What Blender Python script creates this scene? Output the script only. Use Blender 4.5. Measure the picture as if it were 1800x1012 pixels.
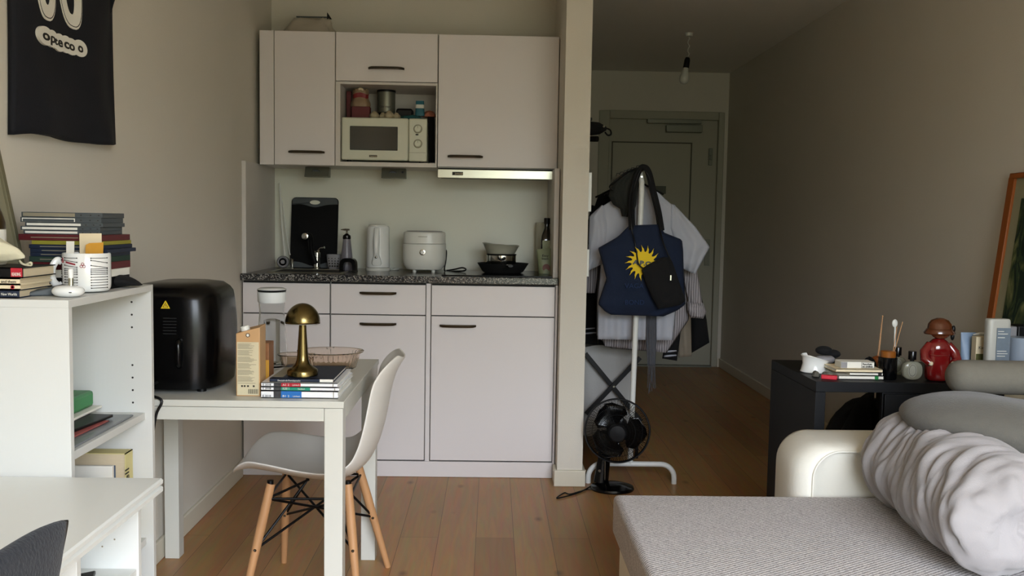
import bpy, bmesh, math, random
from mathutils import Vector, Matrix, noise as mn
for o in list(bpy.data.objects): bpy.data.objects.remove(o, do_unlink=True)
C = bpy.context.scene.collection
R = random.Random(7)
PI = math.pi
F=1605.0; CH=1.205
pit=math.atan(117.4/F); yaw=math.atan(36/F); rol=.017
def _n(v): 
    l=math.sqrt(sum(a*a for a in v)); return tuple(a/l for a in v)
fw=(math.sin(yaw)*math.cos(pit), math.cos(yaw)*math.cos(pit), -math.sin(pit))
r0=(math.cos(yaw),-math.sin(yaw),0.0)
u0=(r0[1]*fw[2]-r0[2]*fw[1], r0[2]*fw[0]-r0[0]*fw[2], r0[0]*fw[1]-r0[1]*fw[0])
cr,sr=math.cos(rol),math.sin(rol)
rc=tuple(cr*a+sr*b for a,b in zip(r0,u0)); uc=tuple(-sr*a+cr*b for a,b in zip(r0,u0))
def ray(px,py):
    a=(px-900)/F; b=(506-py)/F
    return tuple(fw[i]+a*rc[i]+b*uc[i] for i in range(3))
def P(px,py,Y): d=ray(px,py); t=Y/d[1]; return (d[0]*t,Y,CH+d[2]*t)
def PZ(px,py,z): d=ray(px,py); t=(z-CH)/d[2]; return (d[0]*t,d[1]*t,z)
def PX(px,py,X): d=ray(px,py); t=X/d[0]; return (X,d[1]*t,CH+d[2]*t)
def proj(x,y,z):
    v=(x,y,z-CH); dd=sum(a*b for a,b in zip(v,fw)); 
    return (900+F*sum(a*b for a,b in zip(v,rc))/dd, 506-F*sum(a*b for a,b in zip(v,uc))/dd)

# ---------------------------------------------------------------- camera
cd = bpy.data.cameras.new('camera'); cam = bpy.data.objects.new('camera', cd); C.objects.link(cam)
cd.sensor_width = 36; cd.lens = F/1800*36; cd.clip_start = .05; cd.clip_end = 100
cam.matrix_world = Matrix(((rc[0], uc[0], -fw[0], 0), (rc[1], uc[1], -fw[1], 0), (rc[2], uc[2], -fw[2], CH), (0, 0, 0, 1)))
bpy.context.scene.camera = cam
bpy.context.scene.cycles.caustics_reflective = False
# ---------------------------------------------------------------- sky, daylight window, exposure
vs = bpy.context.scene.view_settings
vs.view_transform = 'Standard'; vs.look = 'None'; vs.gamma = 1; vs.use_curve_mapping = False; vs.exposure = 0.46
SKY = 16.0
w = bpy.data.worlds.new('sky'); bpy.context.scene.world = w; w.use_nodes = True
nt = w.node_tree; nt.nodes.clear()
out = nt.nodes.new('ShaderNodeOutputWorld'); bg = nt.nodes.new('ShaderNodeBackground'); bg.inputs['Strength'].default_value = SKY
tc = nt.nodes.new('ShaderNodeTexCoord'); sx = nt.nodes.new('ShaderNodeSeparateXYZ'); cr_ = nt.nodes.new('ShaderNodeValToRGB')
mr = nt.nodes.new('ShaderNodeMapRange'); mr.inputs['From Min'].default_value = -1; mr.inputs['From Max'].default_value = 1
nt.links.new(tc.outputs['Generated'], sx.inputs[0]); nt.links.new(sx.outputs['Z'], mr.inputs['Value'])
nt.links.new(mr.outputs[0], cr_.inputs[0]); nt.links.new(cr_.outputs[0], bg.inputs['Color']); nt.links.new(bg.outputs[0], out.inputs[0])
els = cr_.color_ramp.elements
els[0].position = 0.44; els[0].color = (.10, .105, .075, 1)     # courtyard ground
els[1].position = 0.72; els[1].color = (1.42, 1.55, 1.78, 1)       # overcast sky
e = els.new(0.50); e.color = (.15, .16, .125, 1)                # trees and facades
e = els.new(0.54); e.color = (.24, .27, .255, 1)
e = els.new(0.60); e.color = (.82, .89, .99, 1)
WX0, WX1, WZ0, WZ1, WY = 0.0, 1.90, 0.10, 2.36, -0.95
pl = bpy.data.lights.new('window_portal', 'AREA'); pl.shape = 'RECTANGLE'; pl.size = WX1-WX0; pl.size_y = WZ1-WZ0
pl.cycles.is_portal = True
po = bpy.data.objects.new('window_portal', pl); C.objects.link(po)
po.location = ((WX0+WX1)/2, WY-.02, (WZ0+WZ1)/2); po.rotation_euler = (PI/2, 0, 0)   # faces +Y, into the room

# ---------------------------------------------------------------- materials
def s2l(h):
    h = h.lstrip('#'); r = []
    for i in (0, 2, 4):
        c = int(h[i:i+2], 16)/255; r.append(c/12.92 if c <= .04045 else ((c+.055)/1.055)**2.4)
    return (*r, 1)
def mat(name, col, rough=.5, metal=0, var=0, scale=20, bump=0, bscale=60, trans=0, ior=1.45, coat=0, stretch=(1, 1, 1), alpha=1, spec=.5, sheen=0):
    m = bpy.data.materials.new(name); m.use_nodes = True; n = m.node_tree; b = n.nodes['Principled BSDF']
    c = s2l(col) if isinstance(col, str) else (*col, 1)
    b.inputs['Base Color'].default_value = c; b.inputs['Roughness'].default_value = rough; b.inputs['Metallic'].default_value = metal
    b.inputs['Transmission Weight'].default_value = trans; b.inputs['IOR'].default_value = ior; b.inputs['Coat Weight'].default_value = coat
    b.inputs['Alpha'].default_value = alpha; b.inputs['Specular IOR Level'].default_value = spec
    if sheen: b.inputs['Sheen Weight'].default_value = sheen
    t = n.nodes.new('ShaderNodeTexCoord'); mp = n.nodes.new('ShaderNodeMapping'); mp.inputs['Scale'].default_value = stretch
    n.links.new(t.outputs['Object'], mp.inputs[0])
    if var:
        q = n.nodes.new('ShaderNodeTexNoise'); q.inputs['Scale'].default_value = scale; q.inputs['Detail'].default_value = 4
        n.links.new(mp.outputs[0], q.inputs['Vector'])
        x = n.nodes.new('ShaderNodeMix'); x.data_type = 'RGBA'
        x.inputs['A'].default_value = tuple(max(0, v*(1-var)) for v in c[:3])+(1,); x.inputs['B'].default_value = tuple(min(1, v*(1+var)) for v in c[:3])+(1,)
        n.links.new(q.outputs['Fac'], x.inputs['Factor']); n.links.new(x.outputs['Result'], b.inputs['Base Color'])
    if bump:
        q = n.nodes.new('ShaderNodeTexNoise'); q.inputs['Scale'].default_value = bscale; q.inputs['Detail'].default_value = 3
        n.links.new(mp.outputs[0], q.inputs['Vector'])
        bp = n.nodes.new('ShaderNodeBump'); bp.inputs['Strength'].default_value = bump; bp.inputs['Distance'].default_value = .002
        n.links.new(q.outputs['Fac'], bp.inputs['Height']); n.links.new(bp.outputs[0], b.inputs['Normal'])
    return m
M = {}
M['wall'] = mat('wall_paint', '#d3cdc0', .9, var=.03, scale=2, bump=.25, bscale=180)
M['ceil'] = mat('ceiling_paint', '#e6e2da', .95, var=.02, scale=2)
M['skirt'] = mat('skirting_paint', '#d2cbb8', .5, var=.02, scale=5)
M['kit'] = mat('kitchen_laminate', '#dcd6d4', .42, var=.015, scale=3, bump=.05, bscale=300)
M['kitedge'] = mat('kitchen_edge', '#cfc9c2', .5, var=.02)
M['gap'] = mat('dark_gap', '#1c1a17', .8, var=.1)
M['splash'] = mat('splash_panel', '#dcdccd', .35, var=.02, scale=2)
M['white'] = mat('white_lacquer', '#d8d9d4', .35, var=.015, scale=4, bump=.04, bscale=250)
M['whitewood'] = mat('white_foil_board', '#cdcdc8', .45, var=.015, scale=6, bump=.08, bscale=120, stretch=(1, 1, .15))
M['cream'] = mat('table_lacquer', '#cbcac0', .33, var=.015, scale=4)
M['black'] = mat('black_plastic', '#060607', .42, var=.15, scale=30, spec=.3)
M['fryer'] = mat('fryer_plastic', '#040405', .24, var=.1, spec=.3)
M['blackgloss'] = mat('black_gloss', '#040405', .18, var=.1, spec=.4)
M['blackmat'] = mat('black_matte', '#0b0b0c', .75, var=.2, scale=30, bump=.2)
M['steel'] = mat('brushed_steel', '#b9b8a8', .28, 1, var=.12, scale=8, stretch=(1, 1, 60))
M['darksteel'] = mat('handle_steel', '#5e574c', .33, 1, var=.1, scale=30)
M['chrome'] = mat('chrome', '#c9c9c4', .12, 1, var=.03)
M['gold'] = mat('brushed_brass', '#70623e', .24, 1, var=.10, scale=10, stretch=(1, 1, 30))
M['darkdesk'] = mat('black_brown_desk', '#0c0d10', .5, spec=.3, var=.15, scale=8, stretch=(1, 6, 1))
M['glass'] = mat('clear_glass', '#f2f5f3', .03, trans=1, ior=1.3, var=.01)
M['plast'] = mat('clear_plastic', '#f0f2f2', .04, trans=1, ior=1.12, var=.01)
M['amber'] = mat('brown_glass', '#f7ebe0', .05, trans=1, ior=1.18, var=.03)
M['shell'] = mat('chair_shell_plastic', '#ddd8cf', .4, var=.015, bump=.05, bscale=200)
M['beech'] = mat('beech_wood', '#b98a5e', .5, var=.18, scale=9, stretch=(6, 6, .6), bump=.08)
M['wood'] = mat('walnut_frame', '#8a4a1c', .4, var=.2, scale=8, stretch=(1, 1, .2))
M['felt'] = mat('grey_felt', '#27292d', .95, var=.5, scale=160, bump=.9, bscale=220, sheen=.08, spec=.2)
M['leather'] = mat('cream_leather', '#e9e5d8', .5, var=.05, scale=7, bump=.35, bscale=90)
M['board'] = mat('board_plastic', '#060607', .6, var=.1, spec=.15)
M['duvet'] = mat('duvet_cotton', '#969190', .8, var=.03, scale=8, bump=.25, bscale=350, sheen=.2)
M['pillow'] = mat('pillow_jersey', '#5a5750', .95, var=.10, scale=40, bump=.8, bscale=260, sheen=.2)
M['bolster'] = mat('bolster_fabric', '#6d695f', .95, var=.08, scale=60, bump=.5, bscale=300)
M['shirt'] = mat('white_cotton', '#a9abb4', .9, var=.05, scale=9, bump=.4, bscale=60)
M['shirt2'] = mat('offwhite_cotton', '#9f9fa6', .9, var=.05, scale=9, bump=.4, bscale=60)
M['blackcloth'] = mat('black_cloth', '#0a0a0c', .95, var=.3, scale=20, bump=.5, bscale=80)
M['olive'] = mat('dark_olive_cloth', '#1f211d', .95, var=.2, scale=20, bump=.5, bscale=80)
M['greyscarf'] = mat('grey_scarf', '#4a4b50', .98, var=.15, scale=50, bump=.4, bscale=200)
M['navy'] = mat('navy_canvas', '#0c1a32', .9, var=.14, scale=14, bump=.5, bscale=260)
M['jersey'] = mat('navy_jersey', '#070a14', .85, var=.22, scale=5, bump=.25, bscale=240)
M['beige'] = mat('beige_cloth', '#8d8272', .95, var=.1, bump=.4)
M['hamper'] = mat('hamper_canvas', '#adaba8', .9, var=.06, scale=6, bump=.5, bscale=120)
M['yellow'] = mat('sun_yellow', '#e3c11f', .8, var=.04, scale=20)
M['paper'] = mat('paper', '#e2dfd4', .8, var=.03)
M['pages'] = mat('book_pages', '#c9b99b', .9, var=.12, scale=40, stretch=(1, 1, 30))
M['red'] = mat('red_print', '#b02030', .5, var=.05)
M['lred'] = mat('bright_red', '#c41830', .4, var=.05)
M['dred'] = mat('dark_red', '#5a1218', .5, var=.1)
M['maroon'] = mat('maroon_print', '#551a20', .4, var=.1)
M['glazered'] = mat('red_glaze', '#6c0f10', .12, var=.2, scale=12, coat=.7)
M['hair'] = mat('brown_glaze', '#50260f', .2, var=.3, scale=16, coat=.5)
M['teal'] = mat('teal_print', '#1e8a70', .5, var=.05)
M['blue'] = mat('blue_print', '#1f68b0', .5, var=.05)
M['dblue'] = mat('navy_print', '#1a2438', .45, var=.06)
M['green'] = mat('green_plastic', '#1f7a3a', .4, var=.08)
M['dgreen'] = mat('dark_green', '#24382e', .6, var=.15)
M['ltblue'] = mat('pale_blue_plastic', '#7f93ab', .4, var=.04)
M['olivelab'] = mat('olive_label', '#55562a', .6, var=.2)
M['yellowsp'] = mat('yellow_green', '#8a852e', .5, var=.05)
M['cream2'] = mat('cream_card', '#e0d0ae', .8, var=.04)
M['manila'] = mat('manila_envelope', '#c9912f', .7, var=.06)
M['carton'] = mat('carton_kraft', '#c0986a', .5, var=.08, scale=12)
M['cartonlab'] = mat('carton_label', '#cbc0a0', .6, var=.04)
M['ink'] = mat('ink', '#221e1a', .7, var=.1)
M['inkred'] = mat('ink_red', '#8f2230', .7, var=.1)
M['inkgrey'] = mat('ink_grey', '#8b8470', .8, var=.1)
M['ceramic'] = mat('white_ceramic', '#e4e5e2', .18, var=.02, coat=.3)
M['whiteplas'] = mat('white_plastic', '#d8d8d0', .3, var=.02)
M['greyplas'] = mat('grey_plastic', '#8c8a8c', .4, var=.04)
M['dgreyplas'] = mat('dark_grey_plastic', '#454b4e', .45, var=.08)
M['gauze'] = mat('ivory_cloth', '#cfc9ae', .9, var=.06, bump=.5, bscale=80)
M['bag'] = mat('translucent_bag', '#b3aa9b', .35, var=.06, bump=.3, bscale=30)
M['screenglass'] = mat('oven_window', '#2a2d28', .18, var=.15, scale=3, coat=.4)
M['mwbody'] = mat('microwave_body', '#cfd0bd', .35, var=.02)
M['brownglass'] = mat('dark_bottle', '#0e0c06', .12, var=.2, coat=.4)
M['brown'] = mat('brown_ceramic', '#33260f', .3, var=.2)
M['garlic'] = mat('garlic_skin', '#a89b80', .7, var=.2, scale=25)
M['tealcloth'] = mat('teal_cloth', '#1d4f52', .9, var=.15, scale=20, bump=.5)
M['orange'] = mat('salmon_cloth', '#b0705a', .9, var=.15, bump=.5)
M['packgreen'] = mat('pouch_green', '#7d8463', .45, var=.1, scale=14)
M['packred'] = mat('pouch_red', '#6e3a2c', .5, var=.15, scale=30)
M['amberliq'] = mat('amber_candle', '#9a5a1c', .3, var=.1, trans=.3)
M['stone'] = mat('cloth_grey', '#5c5a52', .9, var=.15, bump=.5)
M['mat'] = mat('picture_mount', '#8f8a6c', .9, var=.03)
M['alu'] = mat('closer_metal', '#77776a', .4, .5, var=.05)
M['doorp'] = mat('door_paint', '#a9a694', .6, var=.02, scale=3)
M['bulbg'] = mat('frosted_bulb', '#c9c9c0', .3, var=.02)
M['oil'] = mat('skin_label', '#9aa07c', .5, var=.25, scale=60)

def stripes(name, c1, c2, scale, axis='X', sharp=.5, rough=.9):
    m = bpy.data.materials.new(name); m.use_nodes = True; n = m.node_tree; b = n.nodes['Principled BSDF']; b.inputs['Roughness'].default_value = rough
    t = n.nodes.new('ShaderNodeTexCoord'); wv = n.nodes.new('ShaderNodeTexWave'); wv.bands_direction = axis; wv.inputs['Scale'].default_value = scale
    wv.inputs['Distortion'].default_value = .3
    r = n.nodes.new('ShaderNodeValToRGB'); r.color_ramp.elements[0].position = sharp; r.color_ramp.elements[1].position = min(1, sharp+.15)
    r.color_ramp.elements[0].color = s2l(c1); r.color_ramp.elements[1].color = s2l(c2)
    n.links.new(t.outputs['Object'], wv.inputs['Vector']); n.links.new(wv.outputs['Color'], r.inputs[0]); n.links.new(r.outputs[0], b.inputs['Base Color'])
    return m
M['pin'] = stripes('pinstripe_cotton', '#a29c9e', '#6a6468', 28, 'X', .62)
M['pin2'] = stripes('fine_stripe_cotton', '#a3a1a6', '#55545c', 45, 'X', .6)

def floor_mat():
    m = bpy.data.materials.new('oak_laminate'); m.use_nodes = True; n = m.node_tree; b = n.nodes['Principled BSDF']
    L = n.links.new
    t = n.nodes.new('ShaderNodeTexCoord'); mp = n.nodes.new('ShaderNodeMapping'); mp.inputs['Rotation'].default_value = (0, 0, PI/2)
    mp.inputs['Location'].default_value = (.37, .045, 0)
    L(t.outputs['Object'], mp.inputs[0])
    br = n.nodes.new('ShaderNodeTexBrick'); br.inputs['Scale'].default_value = 1; br.inputs['Brick Width'].default_value = 1.28; br.inputs['Row Height'].default_value = .144
    br.inputs['Mortar Size'].default_value = .0011; br.inputs['Mortar Smooth'].default_value = .2; br.offset = .37; br.offset_frequency = 2
    br.inputs['Color1'].default_value = s2l('#94704d'); br.inputs['Color2'].default_value = s2l('#a8835c'); br.inputs['Mortar'].default_value = s2l('#5d432d')
    L(mp.outputs[0], br.inputs['Vector'])
    m2 = n.nodes.new('ShaderNodeMapping'); m2.inputs['Scale'].default_value = (14, 1.1, 1); L(t.outputs['Object'], m2.inputs[0])
    q = n.nodes.new('ShaderNodeTexNoise'); q.inputs['Scale'].default_value = 3; q.inputs['Detail'].default_value = 8; q.inputs['Roughness'].default_value = .62; q.inputs['Distortion'].default_value = .6
    L(m2.outputs[0], q.inputs['Vector'])
    mx = n.nodes.new('ShaderNodeMix'); mx.data_type = 'RGBA'; mx.blend_type = 'OVERLAY'; mx.inputs['Factor'].default_value = .38
    L(br.outputs['Color'], mx.inputs['A']); L(q.outputs['Color'], mx.inputs['B'])
    hs = n.nodes.new('ShaderNodeHueSaturation'); hs.inputs['Saturation'].default_value = 1.12; L(mx.outputs['Result'], hs.inputs['Color'])
    # knots
    m3 = n.nodes.new('ShaderNodeMapping'); m3.inputs['Scale'].default_value = (3.4, 1.9, 1); L(t.outputs['Object'], m3.inputs[0])
    vo = n.nodes.new('ShaderNodeTexVoronoi'); vo.inputs['Scale'].default_value = 1.6; L(m3.outputs[0], vo.inputs['Vector'])
    rp = n.nodes.new('ShaderNodeValToRGB'); rp.color_ramp.elements[0].position = .02; rp.color_ramp.elements[1].position = .11
    rp.color_ramp.elements[0].color = (.35, .28, .22, 1); rp.color_ramp.elements[1].color = (1, 1, 1, 1)
    L(vo.outputs['Distance'], rp.inputs[0])
    mk = n.nodes.new('ShaderNodeMix'); mk.data_type = 'RGBA'; mk.blend_type = 'MULTIPLY'; mk.inputs['Factor'].default_value = .8
    L(hs.outputs[0], mk.inputs['A']); L(rp.outputs[0], mk.inputs['B']); L(mk.outputs['Result'], b.inputs['Base Color'])
    b.inputs['Roughness'].default_value = .42
    bp = n.nodes.new('ShaderNodeBump'); bp.inputs['Strength'].default_value = .15; bp.inputs['Distance'].default_value = .001
    L(br.outputs['Fac'], bp.inputs['Height']); bp.invert = True; L(bp.outputs[0], b.inputs['Normal'])
    return m
M['floor'] = floor_mat()

def granite():
    m = bpy.data.materials.new('speckled_granite'); m.use_nodes = True; n = m.node_tree; b = n.nodes['Principled BSDF']; L = n.links.new
    t = n.nodes.new('ShaderNodeTexCoord'); v = n.nodes.new('ShaderNodeTexVoronoi'); v.inputs['Scale'].default_value = 240; L(t.outputs['Object'], v.inputs['Vector'])
    q = n.nodes.new('ShaderNodeTexNoise'); q.inputs['Scale'].default_value = 150; q.inputs['Detail'].default_value = 3; L(t.outputs['Object'], q.inputs['Vector'])
    sp = n.nodes.new('ShaderNodeSeparateColor'); L(v.outputs['Color'], sp.inputs[0])
    a = n.nodes.new('ShaderNodeMath'); a.operation = 'ADD'; L(sp.outputs[0], a.inputs[0]); L(q.outputs['Fac'], a.inputs[1])
    r = n.nodes.new('ShaderNodeValToRGB'); r.color_ramp.interpolation = 'CONSTANT'; el = r.color_ramp.elements
    el[0].position = 0; el[0].color = s2l('#151517'); el[1].position = .8; el[1].color = s2l('#918d86')
    x = el.new(.5); x.color = s2l('#2b2b2d'); x = el.new(.66); x.color = s2l('#565453')
    sc = n.nodes.new('ShaderNodeMath'); sc.operation = 'MULTIPLY'; sc.inputs[1].default_value = .62; L(a.outputs[0], sc.inputs[0]); L(sc.outputs[0], r.inputs[0])
    L(r.outputs[0], b.inputs['Base Color']); b.inputs['Roughness'].default_value = .2
    return m
M['granite'] = granite()

def weave():
    m = bpy.data.materials.new('grey_weave'); m.use_nodes = True; n = m.node_tree; b = n.nodes['Principled BSDF']; L = n.links.new
    t = n.nodes.new('ShaderNodeTexCoord'); mp = n.nodes.new('ShaderNodeMapping'); mp.inputs['Rotation'].default_value = (0, 0, math.radians(-32)); L(t.outputs['Object'], mp.inputs[0])
    q0 = n.nodes.new('ShaderNodeTexNoise'); q0.inputs['Scale'].default_value = 9; L(mp.outputs[0], q0.inputs['Vector'])
    wv = n.nodes.new('ShaderNodeTexWave'); wv.bands_direction = 'Y'; wv.inputs['Scale'].default_value = 34; wv.inputs['Distortion'].default_value = 1.2; wv.inputs['Detail'].default_value = 3; wv.inputs['Detail Scale'].default_value = 6
    L(mp.outputs[0], wv.inputs['Vector'])
    q = n.nodes.new('ShaderNodeTexNoise'); q.inputs['Scale'].default_value = 260; q.inputs['Detail'].default_value = 3; q.inputs['Roughness'].default_value = .8; L(mp.outputs[0], q.inputs['Vector'])
    a = n.nodes.new('ShaderNodeMath'); a.operation = 'MULTIPLY_ADD'; L(wv.outputs['Fac'], a.inputs[0]); a.inputs[1].default_value = .32; L(q.outputs['Fac'], a.inputs[2])
    r = n.nodes.new('ShaderNodeValToRGB'); r.color_ramp.elements[0].position = .38; r.color_ramp.elements[0].color = s2l('#6a6565'); r.color_ramp.elements[1].position = .86; r.color_ramp.elements[1].color = s2l('#d9d3d0')
    L(a.outputs[0], r.inputs[0]); L(r.outputs[0], b.inputs['Base Color']); b.inputs['Roughness'].default_value = .95
    bp = n.nodes.new('ShaderNodeBump'); bp.inputs['Strength'].default_value = .6; bp.inputs['Distance'].default_value = .003; L(a.outputs[0], bp.inputs['Height']); L(bp.outputs[0], b.inputs['Normal'])
    return m
M['weave'] = weave()

def painting():
    m = bpy.data.materials.new('landscape_print'); m.use_nodes = True; n = m.node_tree; b = n.nodes['Principled BSDF']; L = n.links.new
    t = n.nodes.new('ShaderNodeTexCoord'); mp = n.nodes.new('ShaderNodeMapping'); mp.inputs['Scale'].default_value = (6, 14, 4); L(t.outputs['Object'], mp.inputs[0])
    q = n.nodes.new('ShaderNodeTexNoise'); q.inputs['Scale'].default_value = 1.2; q.inputs['Detail'].default_value = 7; q.inputs['Distortion'].default_value = 1.5; L(mp.outputs[0], q.inputs['Vector'])
    r = n.nodes.new('ShaderNodeValToRGB'); el = r.color_ramp.elements; el[0].position = .35; el[0].color = s2l('#10150f'); el[1].position = .72; el[1].color = s2l('#7c7c52')
    x = el.new(.5); x.color = s2l('#28382a'); x = el.new(.6); x.color = s2l('#4b5334')
    L(q.outputs['Fac'], r.inputs[0]); L(r.outputs[0], b.inputs['Base Color']); b.inputs['Roughness'].default_value = .25
    return m
M['painting'] = painting()

# ---------------------------------------------------------------- mesh helpers
ORG = {}
class MB:
    def __init__(s): s.v = []; s.f = []
    def mark(s): return len(s.v)
    def box(s, x0, x1, y0, y1, z0, z1):
        i = len(s.v)
        s.v += [(x0, y0, z0), (x1, y0, z0), (x1, y1, z0), (x0, y1, z0), (x0, y0, z1), (x1, y0, z1), (x1, y1, z1), (x0, y1, z1)]
        s.f += [tuple(i+k for k in q) for q in ((0, 3, 2, 1), (4, 5, 6, 7), (0, 1, 5, 4), (1, 2, 6, 5), (2, 3, 7, 6), (3, 0, 4, 7))]
        return s
    def ring_loft(s, rings, cap0=True, cap1=True, closed=True):
        i = len(s.v); n = len(rings[0])
        for r in rings: s.v += [tuple(p) for p in r]
        for a in range(len(rings)-1):
            for b in range(n if closed else n-1):
                c = (b+1) % n
                s.f.append((i+a*n+b, i+a*n+c, i+(a+1)*n+c, i+(a+1)*n+b))
        if cap0: s.f.append(tuple(i+k for k in range(n-1, -1, -1)))
        if cap1: s.f.append(tuple(i+(len(rings)-1)*n+k for k in range(n)))
        return s
    def lathe(s, prof, c, seg=32, axis='Z', caps=True, sx=1, sy=1):
        rings = []
        for r, h in prof:
            ring = []
            for k in range(seg):
                a = 2*PI*k/seg; u, v = r*math.cos(a)*sx, r*math.sin(a)*sy
                ring.append({'Z': (c[0]+u, c[1]+v, c[2]+h), 'Y': (c[0]+u, c[1]+h, c[2]-v), 'X': (c[0]+h, c[1]+u, c[2]+v)}[axis])
            rings.append(ring)
        return s.ring_loft(rings, caps, caps)
    def cyl(s, c, r, h, axis='Z', seg=24): return s.lathe([(r, 0), (r, h)], c, seg, axis)
    def tube(s, pts, rad, seg=10, caps=True, flat=1):
        pts = [Vector(p) for p in pts]; n = len(pts); rings = []; up = None
        for i, p in enumerate(pts):
            t = (pts[min(i+1, n-1)]-pts[max(i-1, 0)]).normalized()
            if up is None: up = Vector((0, 0, 1)) if abs(t.z) < .9 else Vector((0, 1, 0))
            a = t.cross(up)
            if a.length < 1e-5: a = t.cross(Vector((1, .1, 0)))
            a.normalize(); b = a.cross(t).normalized(); up = b
            r = rad[i] if isinstance(rad, (list, tuple)) else rad
            rings.append([p+a*(r*math.cos(2*PI*k/seg))+b*(r*flat*math.sin(2*PI*k/seg)) for k in range(seg)])
        return s.ring_loft(rings, caps, caps)
    def prism(s, pts, off):
        """polygon (3D points) pushed by the vector off"""
        i = len(s.v); n = len(pts); off = Vector(off)
        s.v += [tuple(p) for p in pts]+[tuple(Vector(p)+off) for p in pts]
        s.f.append(tuple(range(i, i+n))); s.f.append(tuple(range(i+2*n-1, i+n-1, -1)))
        for k in range(n): c = (k+1) % n; s.f.append((i+k, i+n+k, i+n+c, i+c))
        return s
    def ell(s, c, rx, ry, rz, seg=20, n=12, pw=1):
        rings = []
        for j in range(1, n):
            ph = PI*j/n; z = math.cos(ph); r = math.sin(ph)**pw
            rings.append([(c[0]+rx*r*math.cos(2*PI*k/seg), c[1]+ry*r*math.sin(2*PI*k/seg), c[2]+rz*z) for k in range(seg)])
        rings.insert(0, [(c[0], c[1], c[2]+rz)]*seg); rings.append([(c[0], c[1], c[2]-rz)]*seg)
        return s.ring_loft(rings, False, False)
    def grid(s, fn, nu, nv):
        i = len(s.v)
        for a in range(nv+1):
            for b in range(nu+1): s.v.append(tuple(fn(b/nu, a/nv)))
        for a in range(nv):
            for b in range(nu):
                q = i+a*(nu+1)+b; s.f.append((q, q+1, q+nu+2, q+nu+1))
        return s
    def xf(s, fn, i0=0):
        for k in range(i0, len(s.v)): s.v[k] = tuple(fn(Vector(s.v[k])))
        return s
    def rot(s, ang, c, axis='Z', i0=0):
        m = Matrix.Rotation(ang, 3, axis); c = Vector(c)
        return s.xf(lambda p: m @ (p-c)+c, i0)
    def build(s, name, m, parent=None, label=None, cat=None, group=None, kind=None, origin=None, bevel=0, seg=2, smooth=35, sub=0, solid=0, sharp=True):
        if parent is not None: org = Vector(ORG[parent.name])
        elif origin is not None: org = Vector(origin)
        elif kind == 'structure': org = Vector((0, 0, 0))
        else:
            xs = [p[0] for p in s.v]; ys = [p[1] for p in s.v]; zs = [p[2] for p in s.v]
            org = Vector(((min(xs)+max(xs))/2, (min(ys)+max(ys))/2, min(zs)))
        me = bpy.data.meshes.new(name); me.from_pydata([tuple(Vector(p)-org) for p in s.v], [], s.f)
        bm = bmesh.new(); bm.from_mesh(me); bmesh.ops.remove_doubles(bm, verts=bm.verts, dist=1e-6)
        bmesh.ops.recalc_face_normals(bm, faces=bm.faces)
        bm.to_mesh(me); bm.free()
        mm = M[m] if isinstance(m, str) else m
        me.materials.append(mm)
        o = bpy.data.objects.new(name, me); C.objects.link(o)
        if parent is not None: o.parent = parent
        else: o.location = org
        ORG[o.name] = org
        if solid:
            md = o.modifiers.new('s', 'SOLIDIFY'); md.thickness = solid; md.offset = 0
        if bevel:
            md = o.modifiers.new('b', 'BEVEL'); md.width = bevel; md.segments = seg; md.limit_method = 'ANGLE'; md.angle_limit = math.radians(40); md.harden_normals = False
        if sub:
            md = o.modifiers.new('u', 'SUBSURF'); md.levels = sub; md.render_levels = sub
        if smooth:
            for p in me.polygons: p.use_smooth = True
            if smooth < 180: me.set_sharp_from_angle(angle=math.radians(smooth))
        setp(o, label, cat, group, kind)
        return o
def setp(o, label=None, cat=None, group=None, kind=None):
    if label: o['label'] = label
    if cat: o['category'] = cat
    if group: o['group'] = group
    if kind: o['kind'] = kind
def thing(name, label, cat, loc, group=None):
    o = bpy.data.objects.new(name, None); o.empty_display_size = .05; C.objects.link(o); o.location = loc; ORG[o.name] = Vector(loc)
    setp(o, label, cat, group); return o
def bx(x0, x1, y0, y1, z0, z1): return MB().box(x0, x1, y0, y1, z0, z1)
def struct(name, mb, m, **k): return mb.build(name, m, kind='structure', smooth=k.pop('smooth', 0), **k)
def text(s, org, u, v, size, m, parent, name='lettering', depth=.0006, bold=0, w=None):
    """flat lettering as mesh; org = left end of the base line, u = reading direction, v = up"""
    cu = bpy.data.curves.new('t', 'FONT'); cu.body = s; cu.size = size; cu.extrude = depth/2; cu.offset = bold; cu.resolution_u = 3
    to = bpy.data.objects.new('t', cu); C.objects.link(to)
    dg = bpy.context.evaluated_depsgraph_get(); dg.update(); me = bpy.data.meshes.new_from_object(to.evaluated_get(dg))
    bpy.data.objects.remove(to, do_unlink=True)
    u = Vector(u).normalized(); v = Vector(v).normalized(); nrm = u.cross(v)
    xs = [p.co.x for p in me.vertices] or [0, 1]; k = (w/(max(xs)-min(xs))) if w else 1
    off = Vector(org)-(Vector(ORG[parent.name]) if parent else Vector((0, 0, 0)))
    for p in me.vertices: c = p.co.copy(); p.co = off+u*c.x*k+v*c.y+nrm*c.z
    me.materials.clear(); me.materials.append(M[m]); me.name = name
    o = bpy.data.objects.new(name, me); C.objects.link(o); o.parent = parent; ORG[o.name] = Vector(ORG[parent.name]) if parent else Vector((0, 0, 0))
    return o
def lin(a, b, t): return a+(b-a)*t
def edge_at(lst, y):
    if y <= lst[0][1]: return lst[0][0]
    for (x0, y0), (x1, y1) in zip(lst, lst[1:]):
        if y <= y1: return lin(x0, x1, (y-y0)/max(1e-6, y1-y0))
    return lst[-1][0]
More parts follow.
